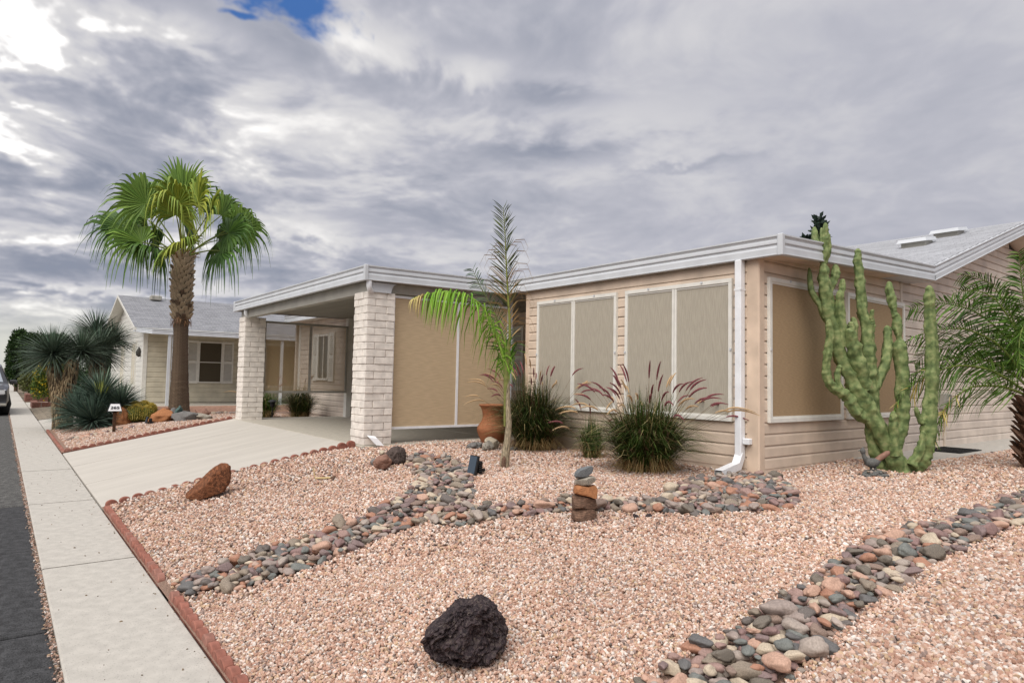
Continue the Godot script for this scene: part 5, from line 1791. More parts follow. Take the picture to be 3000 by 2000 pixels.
func yuccas() -> void:
	rng.seed = 202
	var k := 0.0112   # metres for one step of the layout below
	var b := Vector3(1.32, -0.52, -20.1)
	var dk := Color(0.034, 0.055, 0.036)
	var md := Color(0.125, 0.165, 0.115)
	var h := thing("tree_yucca", "two-stemmed tree yucca leaning over the footway", "yucca", b)
	var stem := [Vector3(0, -0.1, 0), off(Vector3.ZERO, -0.03, 0.35), off(Vector3.ZERO, -0.10, 0.8), off(Vector3.ZERO, -0.22, 1.25), off(Vector3.ZERO, -0.34, 1.62)]
	var mb := MB.new()
	mb.tube(stem, [0.24, 0.21, 0.2, 0.17, 0.14], 12)
	put(mb, "trunk", M.yucca_trunk, h)
	dead_skirt(h, stem, [0.22, 0.21, 0.2, 0.17, 0.14], 900)
	var st2 := [stem[2], off(Vector3.ZERO, 0.05, 1.15), off(Vector3.ZERO, 0.12, 1.5), off(Vector3.ZERO, 0.14, 1.75)]
	mb = MB.new()
	mb.tube(st2, [0.15, 0.14, 0.13, 0.11], 10)
	put(mb, "limb", M.yucca_trunk, h)
	dead_skirt(h, st2, [0.16, 0.15, 0.14, 0.12], 500)
	rosette(h, off(Vector3.ZERO, -0.36, 1.85), 0.92, 620, -0.62, dk, md, Color(0.09, 0.16, 0.10))
	rosette(h, off(Vector3.ZERO, 0.16, 1.95, -0.3), 0.78, 420, -0.6, dk, md, Color(0.09, 0.16, 0.10))
	# second tree yucca, behind
	var b2 := Vector3(2.10, -0.46, -21.0)
	h = thing("tree_yucca", "taller tree yucca with three heads against the white gable wall", "yucca", b2)
	var t1 := [Vector3(0, -0.1, 0), off(Vector3.ZERO, 0.0, 0.7), off(Vector3.ZERO, 0.04, 1.3), off(Vector3.ZERO, 0.0, 1.75)]
	mb = MB.new()
	mb.tube(t1, [0.2, 0.18, 0.17, 0.13], 12)
	put(mb, "trunk", M.yucca_trunk, h)
	dead_skirt(h, t1, [0.2, 0.18, 0.17, 0.13], 700)
	var t2 := [t1[1], off(Vector3.ZERO, -0.35, 1.3, -0.4), off(Vector3.ZERO, -0.5, 2.0, -0.5)]
	mb = MB.new()
	mb.tube(t2, [0.15, 0.14, 0.11], 10)
	put(mb, "limb", M.yucca_trunk, h)
	rosette(h, off(Vector3.ZERO, 0.0, 1.98), 0.88, 560, -0.7, dk, md, Color(0.08, 0.14, 0.10))
	rosette(h, off(Vector3.ZERO, -0.42, 2.42, -0.5), 0.86, 480, -0.5, dk, md, Color(0.08, 0.14, 0.10))
	rosette(h, off(Vector3.ZERO, 0.0, 2.25, -0.6), 0.72, 320, -0.4, dk, md, Color(0.08, 0.14, 0.10))
	# low clump of rosettes
	var b3 := Vector3(1.95, -0.42, -18.9)
	h = thing("yucca_clump", "low blue-green yucca clump with yellow heart beside the number sign", "yucca", b3)
	var bl0 := Color(0.028, 0.052, 0.038)
	var bl1 := Color(0.12, 0.17, 0.13)
	for q in [[-0.10, 0.72, -0.2, 0.82, 520, Color(0.14, 0.2, 0.13)], [0.08, 0.18, 0.35, 0.76, 560, Color(0.1, 0.17, 0.12)], [0.10, 0.62, 0.1, 0.56, 280, Color(0.42, 0.45, 0.07)], [0.46, 0.55, -0.1, 0.66, 380, Color(0.14, 0.2, 0.13)], [-0.42, 0.35, 0.1, 0.7, 380, Color(0.1, 0.17, 0.12)], [0.3, 0.12, -0.3, 0.6, 300, Color(0.1, 0.17, 0.12)]]:
		rosette(h, off(Vector3.ZERO, q[0], q[1], q[2]), q[3], q[4], -0.35, bl0, bl1, q[5], 0.06, 0.022)
	# seedling at the bed's corner
	var b4 := Vector3(1.28, -0.50, -19.6)
	h = thing("yucca_seedling", "small dark yucca seedling at the corner of the garden bed", "yucca", b4)
	rosette(h, Vector3(0, 0.03, 0), 0.24, 90, 0.0, dk, md, md)

func barrel_cactus() -> void:
	rng.seed = 303
	var b := Vector3(2.72, G(2.72), -18.5)
	var h := thing("golden_barrel_cactus", "clump of golden barrel cacti with yellow spines left of the palm", "cactus", b)
	for q in [[-0.20, 0.20, 0.05, 0.20], [0.03, 0.20, 0.12, 0.21], [0.22, 0.19, 0.02, 0.19], [0.10, 0.33, -0.1, 0.16], [-0.10, 0.34, -0.06, 0.14], [0.26, 0.30, -0.12, 0.13]]:
		var c := off(Vector3.ZERO, q[0], q[1], q[2])
		var r: float = q[3]
		var g := group("barrel", h)
		var mb := MB.new()
		var rows := []
		for i in 13:
			var t := -PI * 0.45 + PI * 0.95 * i / 12.0
			var row := PackedVector3Array()
			for s in 52:
				var a := TAU * s / 52
				var rr := r * cos(t) * (1.0 + (0.05 if s % 2 else -0.05))
				row.append(c + Vector3(cos(a) * rr, r * 0.95 * sin(t), -sin(a) * rr))
			rows.append(row)
		mb.col = Color(0.11, 0.125, 0.03)
		mb.sheet(rows, true)
		put(mb, "ribbed_body", M.plume, g)
		mb = MB.new()
		for s in 26:
			var a := TAU * (s * 2 + 1) / 52.0
			for i in 15:
				var t := -0.45 + 1.95 * i / 14.0
				var n := Vector3(cos(a) * cos(t), sin(t), -sin(a) * cos(t))
				var p := c + n * r * 1.04
				for m in 4:
					var d := (n + Vector3(rf(-0.9, 0.9), rf(-0.9, 0.9), rf(-0.9, 0.9))).normalized()
					mb.col = tone(Color(0.50, 0.36, 0.05), Color(0.66, 0.58, 0.20), 0.2)
					mb.strip([p, p + d * rf(0.03, 0.055)], [0.011, 0.003], perp(d))
		put(mb, "spines", M.plume, g)

func pinnate(mb: MB, pts: Array, count: int, llen: Callable, c: Callable, sweep_up: float, droop: float, wid: float, rach: float, rc: Color, both := 1.0, lift := 0.25, hint := Vector3.ZERO) -> void:
	# a feather leaf: rachis along pts, leaflets on both sides
	var cv := Curve3D.new()
	for q in pts.size():
		var tn: Vector3 = (pts[mini(q + 1, pts.size() - 1)] - pts[maxi(q - 1, 0)]) * 0.25
		cv.add_point(pts[q], -tn, tn)
	var n := 24
	var tp := []
	var tr := []
	for q in n + 1:
		tp.append(cv.sample_baked(cv.get_baked_length() * q / n))
		tr.append(lerpf(rach, rach * 0.15, float(q) / n))
	mb.col = rc
	mb.tube(tp, tr, 6, false)
	for q in count:
		var t := (q + 0.5) / count
		var at := cv.sample_baked(cv.get_baked_length() * t)
		var d := (cv.sample_baked(minf(cv.get_baked_length(), cv.get_baked_length() * t + 0.03)) - cv.sample_baked(maxf(0, cv.get_baked_length() * t - 0.03))).normalized()
		var sd := perp(d) if hint == Vector3.ZERO else (hint - d * hint.dot(d)).normalized()
		var up := sd.cross(d).normalized()
		for s in [-1.0, 1.0]:
			if rng.randf() > both: continue
			var len: float = llen.call(t) * rf(0.85, 1.12)
			if len < 0.02: continue
			var dir: Vector3 = (sd * s * cos(sweep_up) + d * sin(sweep_up) + up * (lift + rf(-0.3, 0.3)) + d * rf(-0.15, 0.15)).normalized()
			mb.col = c.call(t)
			var p := []
			for i in 5:
				var u := i / 4.0
				p.append(at + dir * len * u * (1.0 - 0.25 * droop * u) + up * (0.06 * len * sin(u * 5.0 + at.y * 40.0)) + Vector3.DOWN * droop * len * u * u * 0.75)
			mb.strip(p, [wid * 0.5, wid, wid * 0.85, wid * 0.55, 0.001], (d + up * rf(-0.7, 0.7)).normalized())

func queen_palm() -> void:
	rng.seed = 404
	var b := Vector3(4.445, T(4.445, -5.82) - 0.01, -5.82)
	var h := thing("young_palm", "slender young queen palm with one drooping green frond", "palm tree", b)
	var s := 0.00379
	var O := Vector2(1479, 1370)
	var P := func(x: float, y: float, w := 0.0) -> Vector3: return off(Vector3.ZERO, (x - O.x) * s, (O.y - y) * s, w)
	var mb := MB.new()
	mb.tube([P.call(1476, 1380), P.call(1478, 1340), P.call(1484, 1290), P.call(1487, 1240), P.call(1483, 1190), P.call(1481, 1130), P.call(1479, 1090)], [0.058, 0.050, 0.038, 0.033, 0.028, 0.026, 0.030], 12)
	put(mb, "trunk", M.sheath, h)
	mb = MB.new()
	mb.tube([P.call(1474, 1378, 0.03), P.call(1475, 1345, 0.035), P.call(1479, 1318, 0.02)], [0.035, 0.028, 0.004], 8)
	put(mb, "bark_tear", M.banded, h)
	mb = MB.new()
	mb.tube([P.call(1475, 1250), P.call(1475, 1180), P.call(1478, 1110), P.call(1478, 1060), P.call(1480, 1000)], [0.012, 0.017, 0.035, 0.045, 0.025], 12)
	put(mb, "leaf_sheath", M.sheath_green, h)
	# upright frond, browning below
	mb = MB.new()
	var gr := func(t: float) -> Color:
		if t < 0.30: return tone(Color(0.30, 0.17, 0.06), Color(0.50, 0.34, 0.15), 0.25)
		if t < 0.55 and rng.randf() < 0.5: return tone(Color(0.34, 0.22, 0.10), Color(0.16, 0.12, 0.04), 0.25)
		return tone(Color(0.022, 0.035, 0.014), Color(0.075, 0.095, 0.022), 0.25)
	pinnate(mb, [P.call(1479, 1060), P.call(1485, 990), P.call(1480, 900), P.call(1472, 800), P.call(1466, 700), P.call(1458, 605)], 62, func(t): return ((0.0 if rng.randf() < 0.5 else 0.22) if t < 0.34 else 0.40 * (1.15 - 0.72 * t)), gr, 0.92, 0.16, 0.019, 0.019, Color(0.20, 0.22, 0.05), 0.9, 0.25, RT + TW * 0.35)
	# the curled dry leaflets of its lower half
	for k in 46:
		var y := rf(730, 1060)
		var x := lerpf(1484, 1468, (1060 - y) / 330.0)
		var a: Vector3 = P.call(x, y)
		var dirr := -1.0 if rng.randf() < 0.45 else 1.0
		var l := rf(0.10, 0.26)
		var w := rf(-0.12, 0.12)
		mb.col = tone(Color(0.34, 0.19, 0.07), Color(0.55, 0.40, 0.20), 0.2)
		mb.strip([a, off(a, dirr * l * 0.5, l * 0.55, w * 0.4), off(a, dirr * l * 0.95, l * 0.55, w * 0.8), off(a, dirr * l * 1.15, l * 0.1, w), off(a, dirr * l * 0.95, -l * 0.3, w)], [0.006, 0.011, 0.010, 0.007, 0.001], (Vector3.UP * 0.6 + TW).normalized())
	put(mb, "frond", M.leaf, h)
	# drooping green frond to the left
	mb = MB.new()
	var lg := func(t: float) -> Color:
		if t > 0.9: return tone(Color(0.42, 0.36, 0.10), Color(0.50, 0.38, 0.18), 0.2)
		return tone(Color(0.10, 0.24, 0.015), Color(0.27, 0.46, 0.05), 0.25)
	pinnate(mb, [P.call(1476, 1090), P.call(1462, 1030, 0.03), P.call(1435, 960, 0.06), P.call(1395, 895, 0.12), P.call(1340, 872, 0.18), P.call(1270, 870, 0.24), P.call(1205, 890, 0.28)], 78, func(t): return 0.12 + 0.42 * sin(PI * clampf(t * 0.9 + 0.1, 0, 1)), lg, 0.45, 1.35, 0.017, 0.018, Color(0.20, 0.32, 0.05), 0.95, 0.12)
	put(mb, "frond", M.leaf, h)
	# dark half-open frond behind it
	mb = MB.new()
	var dg := func(_t: float) -> Color: return tone(Color(0.022, 0.05, 0.016), Color(0.06, 0.12, 0.04), 0.25)
	pinnate(mb, [P.call(1477, 1050, -0.05), P.call(1455, 960, -0.12), P.call(1425, 890, -0.2), P.call(1390, 830, -0.28), P.call(1366, 775, -0.34)], 40, func(t): return 0.30 * (1.1 - 0.6 * t), dg, 0.85, 0.45, 0.015, 0.014, Color(0.10, 0.12, 0.03), 0.9, 0.1, RT + Vector3.UP * 0.6)
	put(mb, "frond", M.leaf, h)
	mb = MB.new()
	for k in 40:
		var y := rf(1040, 1130)
		var a: Vector3 = P.call(rf(1470, 1486), y)
		var l := rf(0.12, 0.3)
		mb.col = tone(Color(0.06, 0.16, 0.015), Color(0.18, 0.34, 0.04), 0.25)
		var x := rf(-1, 1)
		mb.strip([a, off(a, x * l * 0.4, l * 0.8, rf(0, 0.05)), off(a, x * l * 0.9, l * (1.2 - absf(x) * 0.6), rf(0, 0.1))], [0.014, 0.014, 0.001], (RT + Vector3.UP * 0.4 * x).normalized())
	put(mb, "young_leaves", M.leaf, h)

func date_palm() -> void:
	rng.seed = 505
	var b := Vector3(9.62, T(9.6, -2.3) - 0.02, -2.28)
	var h := thing("date_palm", "short date palm with arching fronds at the right of the yard", "palm tree", b)
	var mb := MB.new()
	mb.tube([Vector3(0, -0.1, 0), Vector3(0, 0.15, 0), Vector3(0, 0.45, 0), Vector3(0, 0.75, 0), Vector3(0, 0.95, 0)], [0.20, 0.24, 0.24, 0.20, 0.1], 16)
	put(mb, "trunk", M.banded, h)
	mb = MB.new()
	mb.hexa([Vector3(-0.06, 0, 0.03), Vector3(0.06, 0, 0.03), Vector3(0.06, 0, -0.03), Vector3(-0.06, 0, -0.03), Vector3(-0.02, 0.12, 0.13), Vector3(0.02, 0.12, 0.13), Vector3(0.02, 0.12, 0.10), Vector3(-0.02, 0.12, 0.10)])
	var boot := mb.done()
	for k in 84:
		var y := 0.02 + 0.8 * k / 84.0
		var a := k * 2.39996
		part(boot, "leaf_base", M.wood if k % 3 else M.banded, h, Transform3D(Basis(Vector3.UP, a) * Basis.from_scale(Vector3.ONE * rf(0.85, 1.2)), Vector3(sin(a) * 0.2, y, cos(a) * 0.2)))
	var s := 0.0040
	var O := Vector2(3062, 1372)
	var P := func(x: float, y: float, w := 0.0) -> Vector3: return off(Vector3.ZERO, (x - O.x) * s, (O.y - y) * s, w)
	var green := func(t: float) -> Color:
		return tone(Color(0.035, 0.085, 0.012), Color(0.13, 0.24, 0.04), 0.3)
	var old := func(t: float) -> Color:
		if t > 0.62 and rng.randf() < 0.55: return tone(Color(0.52, 0.40, 0.08), Color(0.50, 0.42, 0.22), 0.2)
		return tone(Color(0.05, 0.11, 0.016), Color(0.15, 0.26, 0.05), 0.3)
	var fr := [[[3035, 1170], [2950, 1110], [2850, 1075], [2740, 1090], [2640, 1150], [2600, 1210], 0.15, 1], [[3035, 1175], [2960, 1140], [2870, 1130], [2790, 1150], [2720, 1215], [2690, 1290], 0.3, 1], [[3035, 1150], [2960, 1040], [2880, 980], [2790, 965], [2700, 985], [2640, 1020], 0.0, 0], [[3035, 1140], [2970, 1010], [2900, 930], [2820, 895], [2750, 890], [2690, 905], -0.1, 0], [[3035, 1140], [2985, 1000], [2930, 910], [2870, 865], [2810, 860], [2760, 870], 0.25, 0], [[3040, 1140], [3000, 980], [2960, 870], [2925, 820], [2890, 800], [2860, 800], -0.2, 0],
		[[3045, 1140], [3020, 970], [3000, 870], [2990, 800], [2985, 760], [2975, 740], 0.1, 0], [[3050, 1140], [3060, 970], [3080, 870], [3110, 810], [3150, 780], [3190, 780], 0.2, 0], [[3040, 1160], [2980, 1090], [2900, 1050], [2820, 1050], [2750, 1085], [2700, 1130], -0.35, 0], [[3045, 1160], [3020, 1060], [2980, 990], [2940, 960], [2900, 1010], [2880, 1090], 0.6, 0], [[3060, 1150], [3110, 1040], [3170, 990], [3240, 980], [3310, 1010], [3370, 1060], 0.1, 0], [[3060, 1165], [3120, 1100], [3200, 1080], [3280, 1110], [3340, 1170], [3370, 1230], 0.2, 0], [[3040, 1150], [3000, 1060], [2950, 1010], [2890, 1000], [2830, 1020], [2790, 1060], -0.7, 0], [[3060, 1150], [3080, 1030], [3110, 960], [3160, 930], [3210, 950], [3250, 1000], -0.7, 0]]
	for q in fr:
		mb = MB.new()
		var pts := []
		for k in 6:
			pts.append(P.call(q[k][0], q[k][1], q[6] * k / 5.0))
		pinnate(mb, pts, 74, func(t): return 0.0 if t < 0.13 else 0.12 + 0.26 * sin(PI * clampf(t * 0.85 + 0.12, 0, 1)), old if q[7] else green, 0.7, 0.45, 0.018, 0.018, Color(0.16, 0.2, 0.05), 0.97, 0.1, Vector3.UP * 0.8 + TW * rf(0.3, 0.9))
		put(mb, "frond", M.leaf, h)

func grass(label: String, at: Vector3, height: float, spread: float, blades: int, plumes: int, sd: int, green: float, grp: String) -> void:
	rng.seed = sd
	var h := thing("fountain_grass", label, "grass", at, grp)
	var mb := MB.new()
	for k in blades:
		var a := rf(0, TAU)
		var o := Vector3(cos(a), 0, sin(a))
		var lean := pow(rng.randf(), 0.55)
		var r0 := spread * 0.30 * sqrt(rng.randf())
		var aa := rf(0, TAU)
		var p := Vector3(cos(aa) * r0, -0.02, sin(aa) * r0)
		var l := height * rf(0.5, 1.28)
		var v := rng.randf()
		if v < 0.07: mb.col = tone(Color(0.36, 0.29, 0.12), Color(0.5, 0.42, 0.22), 0.2)
		elif v < 0.25 - green * 0.12: mb.col = tone(Color(0.06, 0.035, 0.02), Color(0.12, 0.06, 0.035), 0.3)
		else: mb.col = tone(Color(0.018, 0.030, 0.008), Color(0.055, 0.085, 0.016), 0.35).lerp(Color(0.10, 0.17, 0.03), green * rng.randf())
		var pts := []
		var bend := lean * spread * rf(0.75, 1.15)
		for q in 6:
			var u := q / 5.0
			pts.append(p + o * bend * (0.35 * u + 0.65 * u * u) + Vector3.UP * l * (u - lean * 0.62 * u * u * u))
		mb.strip(pts, [0.007, 0.009, 0.009, 0.007, 0.0045, 0.0006], Vector3(-o.z, rf(-0.4, 0.4), o.x).normalized())
	# dry straw at the foot
	for k in blades / 6:
		var a := rf(0, TAU)
		var o := Vector3(cos(a), 0, sin(a))
		var p := o * rf(0.1, 0.45) * spread
		mb.col = tone(Color(0.28, 0.17, 0.07), Color(0.46, 0.35, 0.17), 0.25)
		mb.strip([p, p + o * rf(0.05, 0.14) + Vector3.UP * rf(0.06, 0.2), p + o * rf(0.12, 0.3) + Vector3.UP * rf(-0.01, 0.12)], [0.005, 0.004, 0.0008], Vector3(-o.z, rf(-0.5, 0.5), o.x).normalized())
	put(mb, "blades", M.blade, h)
	for k in plumes:
		mb = MB.new()
		var a := rf(0, TAU)
		var o := Vector3(cos(a), 0, sin(a))
		var lean := rf(0.05, 1.0)
		var p := o * spread * 0.15
		var top := p + o * spread * (0.2 + 0.85 * lean) + Vector3.UP * height * (1.12 - 0.42 * lean) * rf(0.92, 1.1)
		var purple := rng.randf() < (0.75 if lean < 0.55 else 0.3)
		var c0 := Color(0.22, 0.075, 0.085) if purple else Color(0.52, 0.36, 0.20)
		var c1 := Color(0.40, 0.20, 0.17) if purple else Color(0.66, 0.52, 0.34)
		mb.col = Color(0.16, 0.10, 0.05)
		mb.tube([p, p.lerp(top, 0.55) + Vector3.UP * height * 0.12, top], [0.0022, 0.002, 0.0016], 4, false)
		var dir := (top - (p.lerp(top, 0.55) + Vector3.UP * height * 0.12)).normalized()
		var ln := rf(0.17, 0.28)
		var arc := []
		for q in 7:
			var u := q / 6.0
			arc.append(top + dir * ln * u + (o * 0.35 + Vector3.DOWN * 0.55) * ln * u * u * (0.4 + lean * 0.7))
		mb.col = c0
		mb.tube(arc, [0.004, 0.008, 0.0105, 0.0105, 0.0085, 0.006, 0.0015], 6)
		for q in 220:
			var u := rng.randf() * 5.99
			var i := int(u)
			var c: Vector3 = arc[i].lerp(arc[i + 1], u - i)
			var t: Vector3 = (arc[i + 1] - arc[i]).normalized()
			var dd := (t * 0.8 + Vector3(rf(-1, 1), rf(-1, 1), rf(-1, 1)).normalized() * 0.8).normalized()
			mb.col = tone(c0, c1, 0.2)
			mb.strip([c, c + dd * rf(0.016, 0.028) * (1.0 - 0.4 * u / 6.0)], [0.0028, 0.0006], perp(dd))
		put(mb, "plume", M.plume, h)

func totem_cactus() -> void:
	rng.seed = 606
	var b := Vector3(7.95, T(7.95, -3.2), -3.2)
	var h := thing("totem_pole_cactus", "tall knobbly many-armed totem pole cactus by the brown window screens", "cactus", b)
	var s := 0.00383
	var O := Vector2(2640, 1378)
	var f := FastNoiseLite.new()
	f.seed = 9
	f.frequency = 0.01
	# every arm: depth towards the street at its start and end, then points (x, y, radius) of its course
	var arms := [
		[0.0, 0.02, [2648, 1388, 27, 2640, 1366, 28, 2608, 1303, 27, 2575, 1242, 26, 2547, 1193, 26, 2522, 1148, 25, 2500, 1100, 22, 2470, 1040, 21, 2450, 960, 21, 2436, 900, 20, 2428, 850, 18, 2424, 800, 15, 2423, 772, 8]],
		[0.02, 0.06, [2424, 780, 7, 2431, 742, 13, 2431, 705, 13, 2427, 682, 9, 2425, 655, 5]],
		[0.02, -0.02, [2422, 775, 7, 2408, 732, 10, 2403, 690, 10, 2402, 663, 5]],
		[0.02, 0.02, [2418, 730, 5, 2419, 690, 6, 2419, 668, 4]],
		[0.02, 0.14, [2545, 1140, 20, 2525, 1090, 21, 2505, 1030, 20, 2490, 990, 16, 2479, 968, 8]],
		[-0.04, 0.02, [2540, 1118, 14, 2520, 1060, 14, 2508, 1000, 13, 2505, 960, 11, 2503, 945, 6]],
		[-0.06, -0.1, [2518, 1040, 9, 2524, 990, 11, 2527, 950, 11, 2525, 928, 6]],
		[-0.1, -0.15, [2590, 1240, 14, 2582, 1180, 18, 2580, 1130, 20, 2573, 1080, 22, 2572, 1010, 20, 2567, 950, 17, 2556, 900, 15, 2553, 850, 15, 2552, 800, 13, 2546, 760, 12, 2548, 735, 10, 2549, 719, 6]],
		[-0.12, -0.06, [2573, 1000, 10, 2579, 955, 13, 2581, 940, 8, 2577, 925, 6, 2579, 905, 6]],
		[-0.1, -0.2, [2585, 1150, 13, 2605, 1110, 14, 2628, 1060, 15, 2637, 1010, 14, 2640, 970, 12, 2640, 949, 6]],
		[-0.05, 0.1, [2640, 1340, 16, 2672, 1362, 17, 2696, 1362, 20, 2714, 1335, 22, 2722, 1290, 21, 2728, 1200, 19, 2735, 1100, 19, 2733, 1000, 18, 2726, 920, 16, 2724, 870, 15, 2720, 836, 8]],
		[-0.15, -0.3, [2640, 1330, 20, 2655, 1295, 24, 2675, 1255, 22, 2683, 1190, 20, 2685, 1100, 20, 2682, 1015, 20, 2681, 988, 8, 2680, 960, 14, 2678, 925, 12, 2673, 906, 8, 2670, 880, 13, 2664, 840, 13, 2664, 810, 6]],
		[0.05, 0.1, [2668, 1358, 15, 2688, 1322, 13, 2697, 1282, 9, 2697, 1256, 5]],
		[0.0, 0.1, [2560, 1222, 18, 2536, 1222, 18, 2510, 1200, 19, 2490, 1165, 17, 2462, 1148, 16, 2438, 1132, 14, 2425, 1100, 13, 2425, 1055, 12, 2432, 1010, 11, 2430, 968, 10, 2427, 941, 6]],
		[0.05, 0.05, [2470, 1150, 9, 2457, 1112, 9, 2463, 1082, 8, 2466, 1072, 4]],
		[0.0, -0.04, [2430, 935, 8, 2414, 893, 9, 2395, 862, 9, 2390, 828, 8, 2388, 784, 5]],
		[0.04, 0.1, [2472, 1020, 16, 2468, 940, 15, 2463, 880, 12, 2462, 855, 6]],
		[-0.03, -0.06, [2446, 862, 8, 2455, 836, 11, 2467, 806, 13, 2468, 772, 7]],
		[-0.03, -0.05, [2480, 905, 6, 2481, 870, 9, 2487, 838, 10, 2488, 816, 6]],
		[0.08, 0.15, [2618, 1330, 15, 2610, 1260, 13, 2607, 1222, 11, 2605, 1202, 5]],
		[-0.12, -0.1, [2612, 1388, 22, 2595, 1345, 20, 2578, 1290, 17, 2571, 1245, 14, 2575, 1205, 9]],
		[-0.08, -0.04, [2452, 960, 6, 2426, 922, 6, 2423, 900, 4]],
		[0.0, 0.06, [2735, 1090, 8, 2712, 1226, 9, 2692, 1212, 8, 2683, 1190, 6]],
		[0.05, 0.0, [2730, 1080, 7, 2748, 1060, 7, 2752, 1042, 4]]]
	for a in arms:
		var raw: Array = a[2]
		var n := raw.size() / 3
		var cv := Curve3D.new()
		var rs := []
		for k in n:
			rs.append(raw[k * 3 + 2] * s * 0.93)
			var p := off(Vector3.ZERO, (raw[k * 3] - O.x) * s, (O.y - raw[k * 3 + 1]) * s, lerpf(a[0], a[1], float(k) / (n - 1)))
			cv.add_point(p)
		for k in n:
			var p0 := cv.get_point_position(maxi(k - 1, 0))
			var p1 := cv.get_point_position(mini(k + 1, n - 1))
			cv.set_point_in(k, -(p1 - p0) * 0.18)
			cv.set_point_out(k, (p1 - p0) * 0.18)
		var rows := []
		var prev := Vector3.ZERO
		var steps := (n - 1) * 9
		var twist := rf(0, 6)
		var id := rf(0, 900)
		for q in steps + 1:
			var t := float(q) / steps * (n - 1)
			var k := mini(int(t), n - 2)
			var at := cv.sample(k, t - k)
			var ah := cv.sample(mini(int(t + 0.1), n - 2), minf(1.0, t + 0.1 - mini(int(t + 0.1), n - 2)))
			var bh := cv.sample(maxi(int(t - 0.1), 0), maxf(0.0, t - 0.1 - maxi(int(t - 0.1), 0)))
			var d := (ah - bh).normalized()
			var x := prev - d * prev.dot(d) if prev != Vector3.ZERO else perp(d)
			x = x.normalized()
			prev = x
			var y := d.cross(x)
			var r := lerpf(rs[k], rs[k + 1], smoothstep(0, 1, t - k))
			if q >= steps - 3: r *= sqrt(maxf(0.0, 1.0 - pow((q - steps + 4) / 4.0, 2.0)))
			var row := PackedVector3Array()
			for m in 22:
				var an := TAU * m / 22
				var lobe := 0.10 * cos(5.0 * an + twist + 1.4 * f.get_noise_2d(t * 260.0, id))
				var kn := 0.30 * maxf(-0.35, f.get_noise_3d(cos(an) * 42.0 + id, t * 190.0, sin(an) * 42.0) * 1.6)
				row.append(at + (x * cos(an) + y * sin(an)) * r * (1.0 + lobe + kn))
			rows.append(row)
		var mb := MB.new()
		mb.sheet(rows, true)
		put(mb, "arm" if a != arms[0] else "main_stem", M.cactus, h)

func leafy(parent: Node, called: String, blobs: Array, count: int, size: float, c0: Color, c1: Color, speck := Color(0, 0, 0), share := 0.0) -> void:
	# leaves through the volume of some ellipsoids, denser towards the outside
	var mb := MB.new()
	var total := 0.0
	for q in blobs: total += q[1].x * q[1].y * q[1].z
	for q in blobs:
		var n := int(count * q[1].x * q[1].y * q[1].z / total)
		for k in n:
			var d := Vector3(rng.randfn(), rng.randfn(), rng.randfn()).normalized()
			var clump := 0.82 + 0.30 * ground_noise.get_noise_3d(d.x * 180 + q[0].x * 50, d.y * 180, d.z * 180 + q[0].z * 50)
			var p: Vector3 = q[0] + d * q[1] * pow(rng.randf(), 0.35) * clump
			var l := (d + Vector3(rf(-1, 1), rf(-0.6, 1), rf(-1, 1))).normalized()
			mb.col = tone(c0, c1, 0.3)
			var sz := size * rf(0.7, 1.3)
			if rng.randf() < share: mb.col = tone(speck, speck, 0.25)
			mb.strip([p, p + l * sz * 0.5, p + l * sz], [sz * 0.15, sz * 0.5, sz * 0.05], perp(l, Vector3(rf(-1, 1), rf(-1, 1), rf(-1, 1)).normalized()))
	put(mb, called, M.leaf, parent)

func tree(label: String, at: Vector3, blobs: Array, count: int, size: float, c0: Color, c1: Color, trunk: float, category := "tree", called := "hedge_tree", grp := "", speck := Color(0, 0, 0), share := 0.0) -> void:
	var h := thing(called, label, category, at, grp)
	var mb := MB.new()
	var top: Vector3 = blobs[0][0]
	mb.tube([Vector3(0, -0.1, 0), top * 0.5, top + Vector3.UP * blobs[0][1].y * 0.4], [trunk, trunk * 0.7, trunk * 0.2], 8)
	for k in 4:
		var a := k * 1.6
		mb.tube([top * 0.55, top * 0.8 + Vector3(cos(a), 0.3, sin(a)) * blobs[0][1] * 0.35, top + Vector3(cos(a), 0.4, sin(a)) * blobs[0][1] * 0.6], [trunk * 0.5, trunk * 0.3, trunk * 0.08], 6)
	put(mb, "trunk", M.trunk, h)
	leafy(h, "crown", blobs, count, size, c0, c1, speck, share)

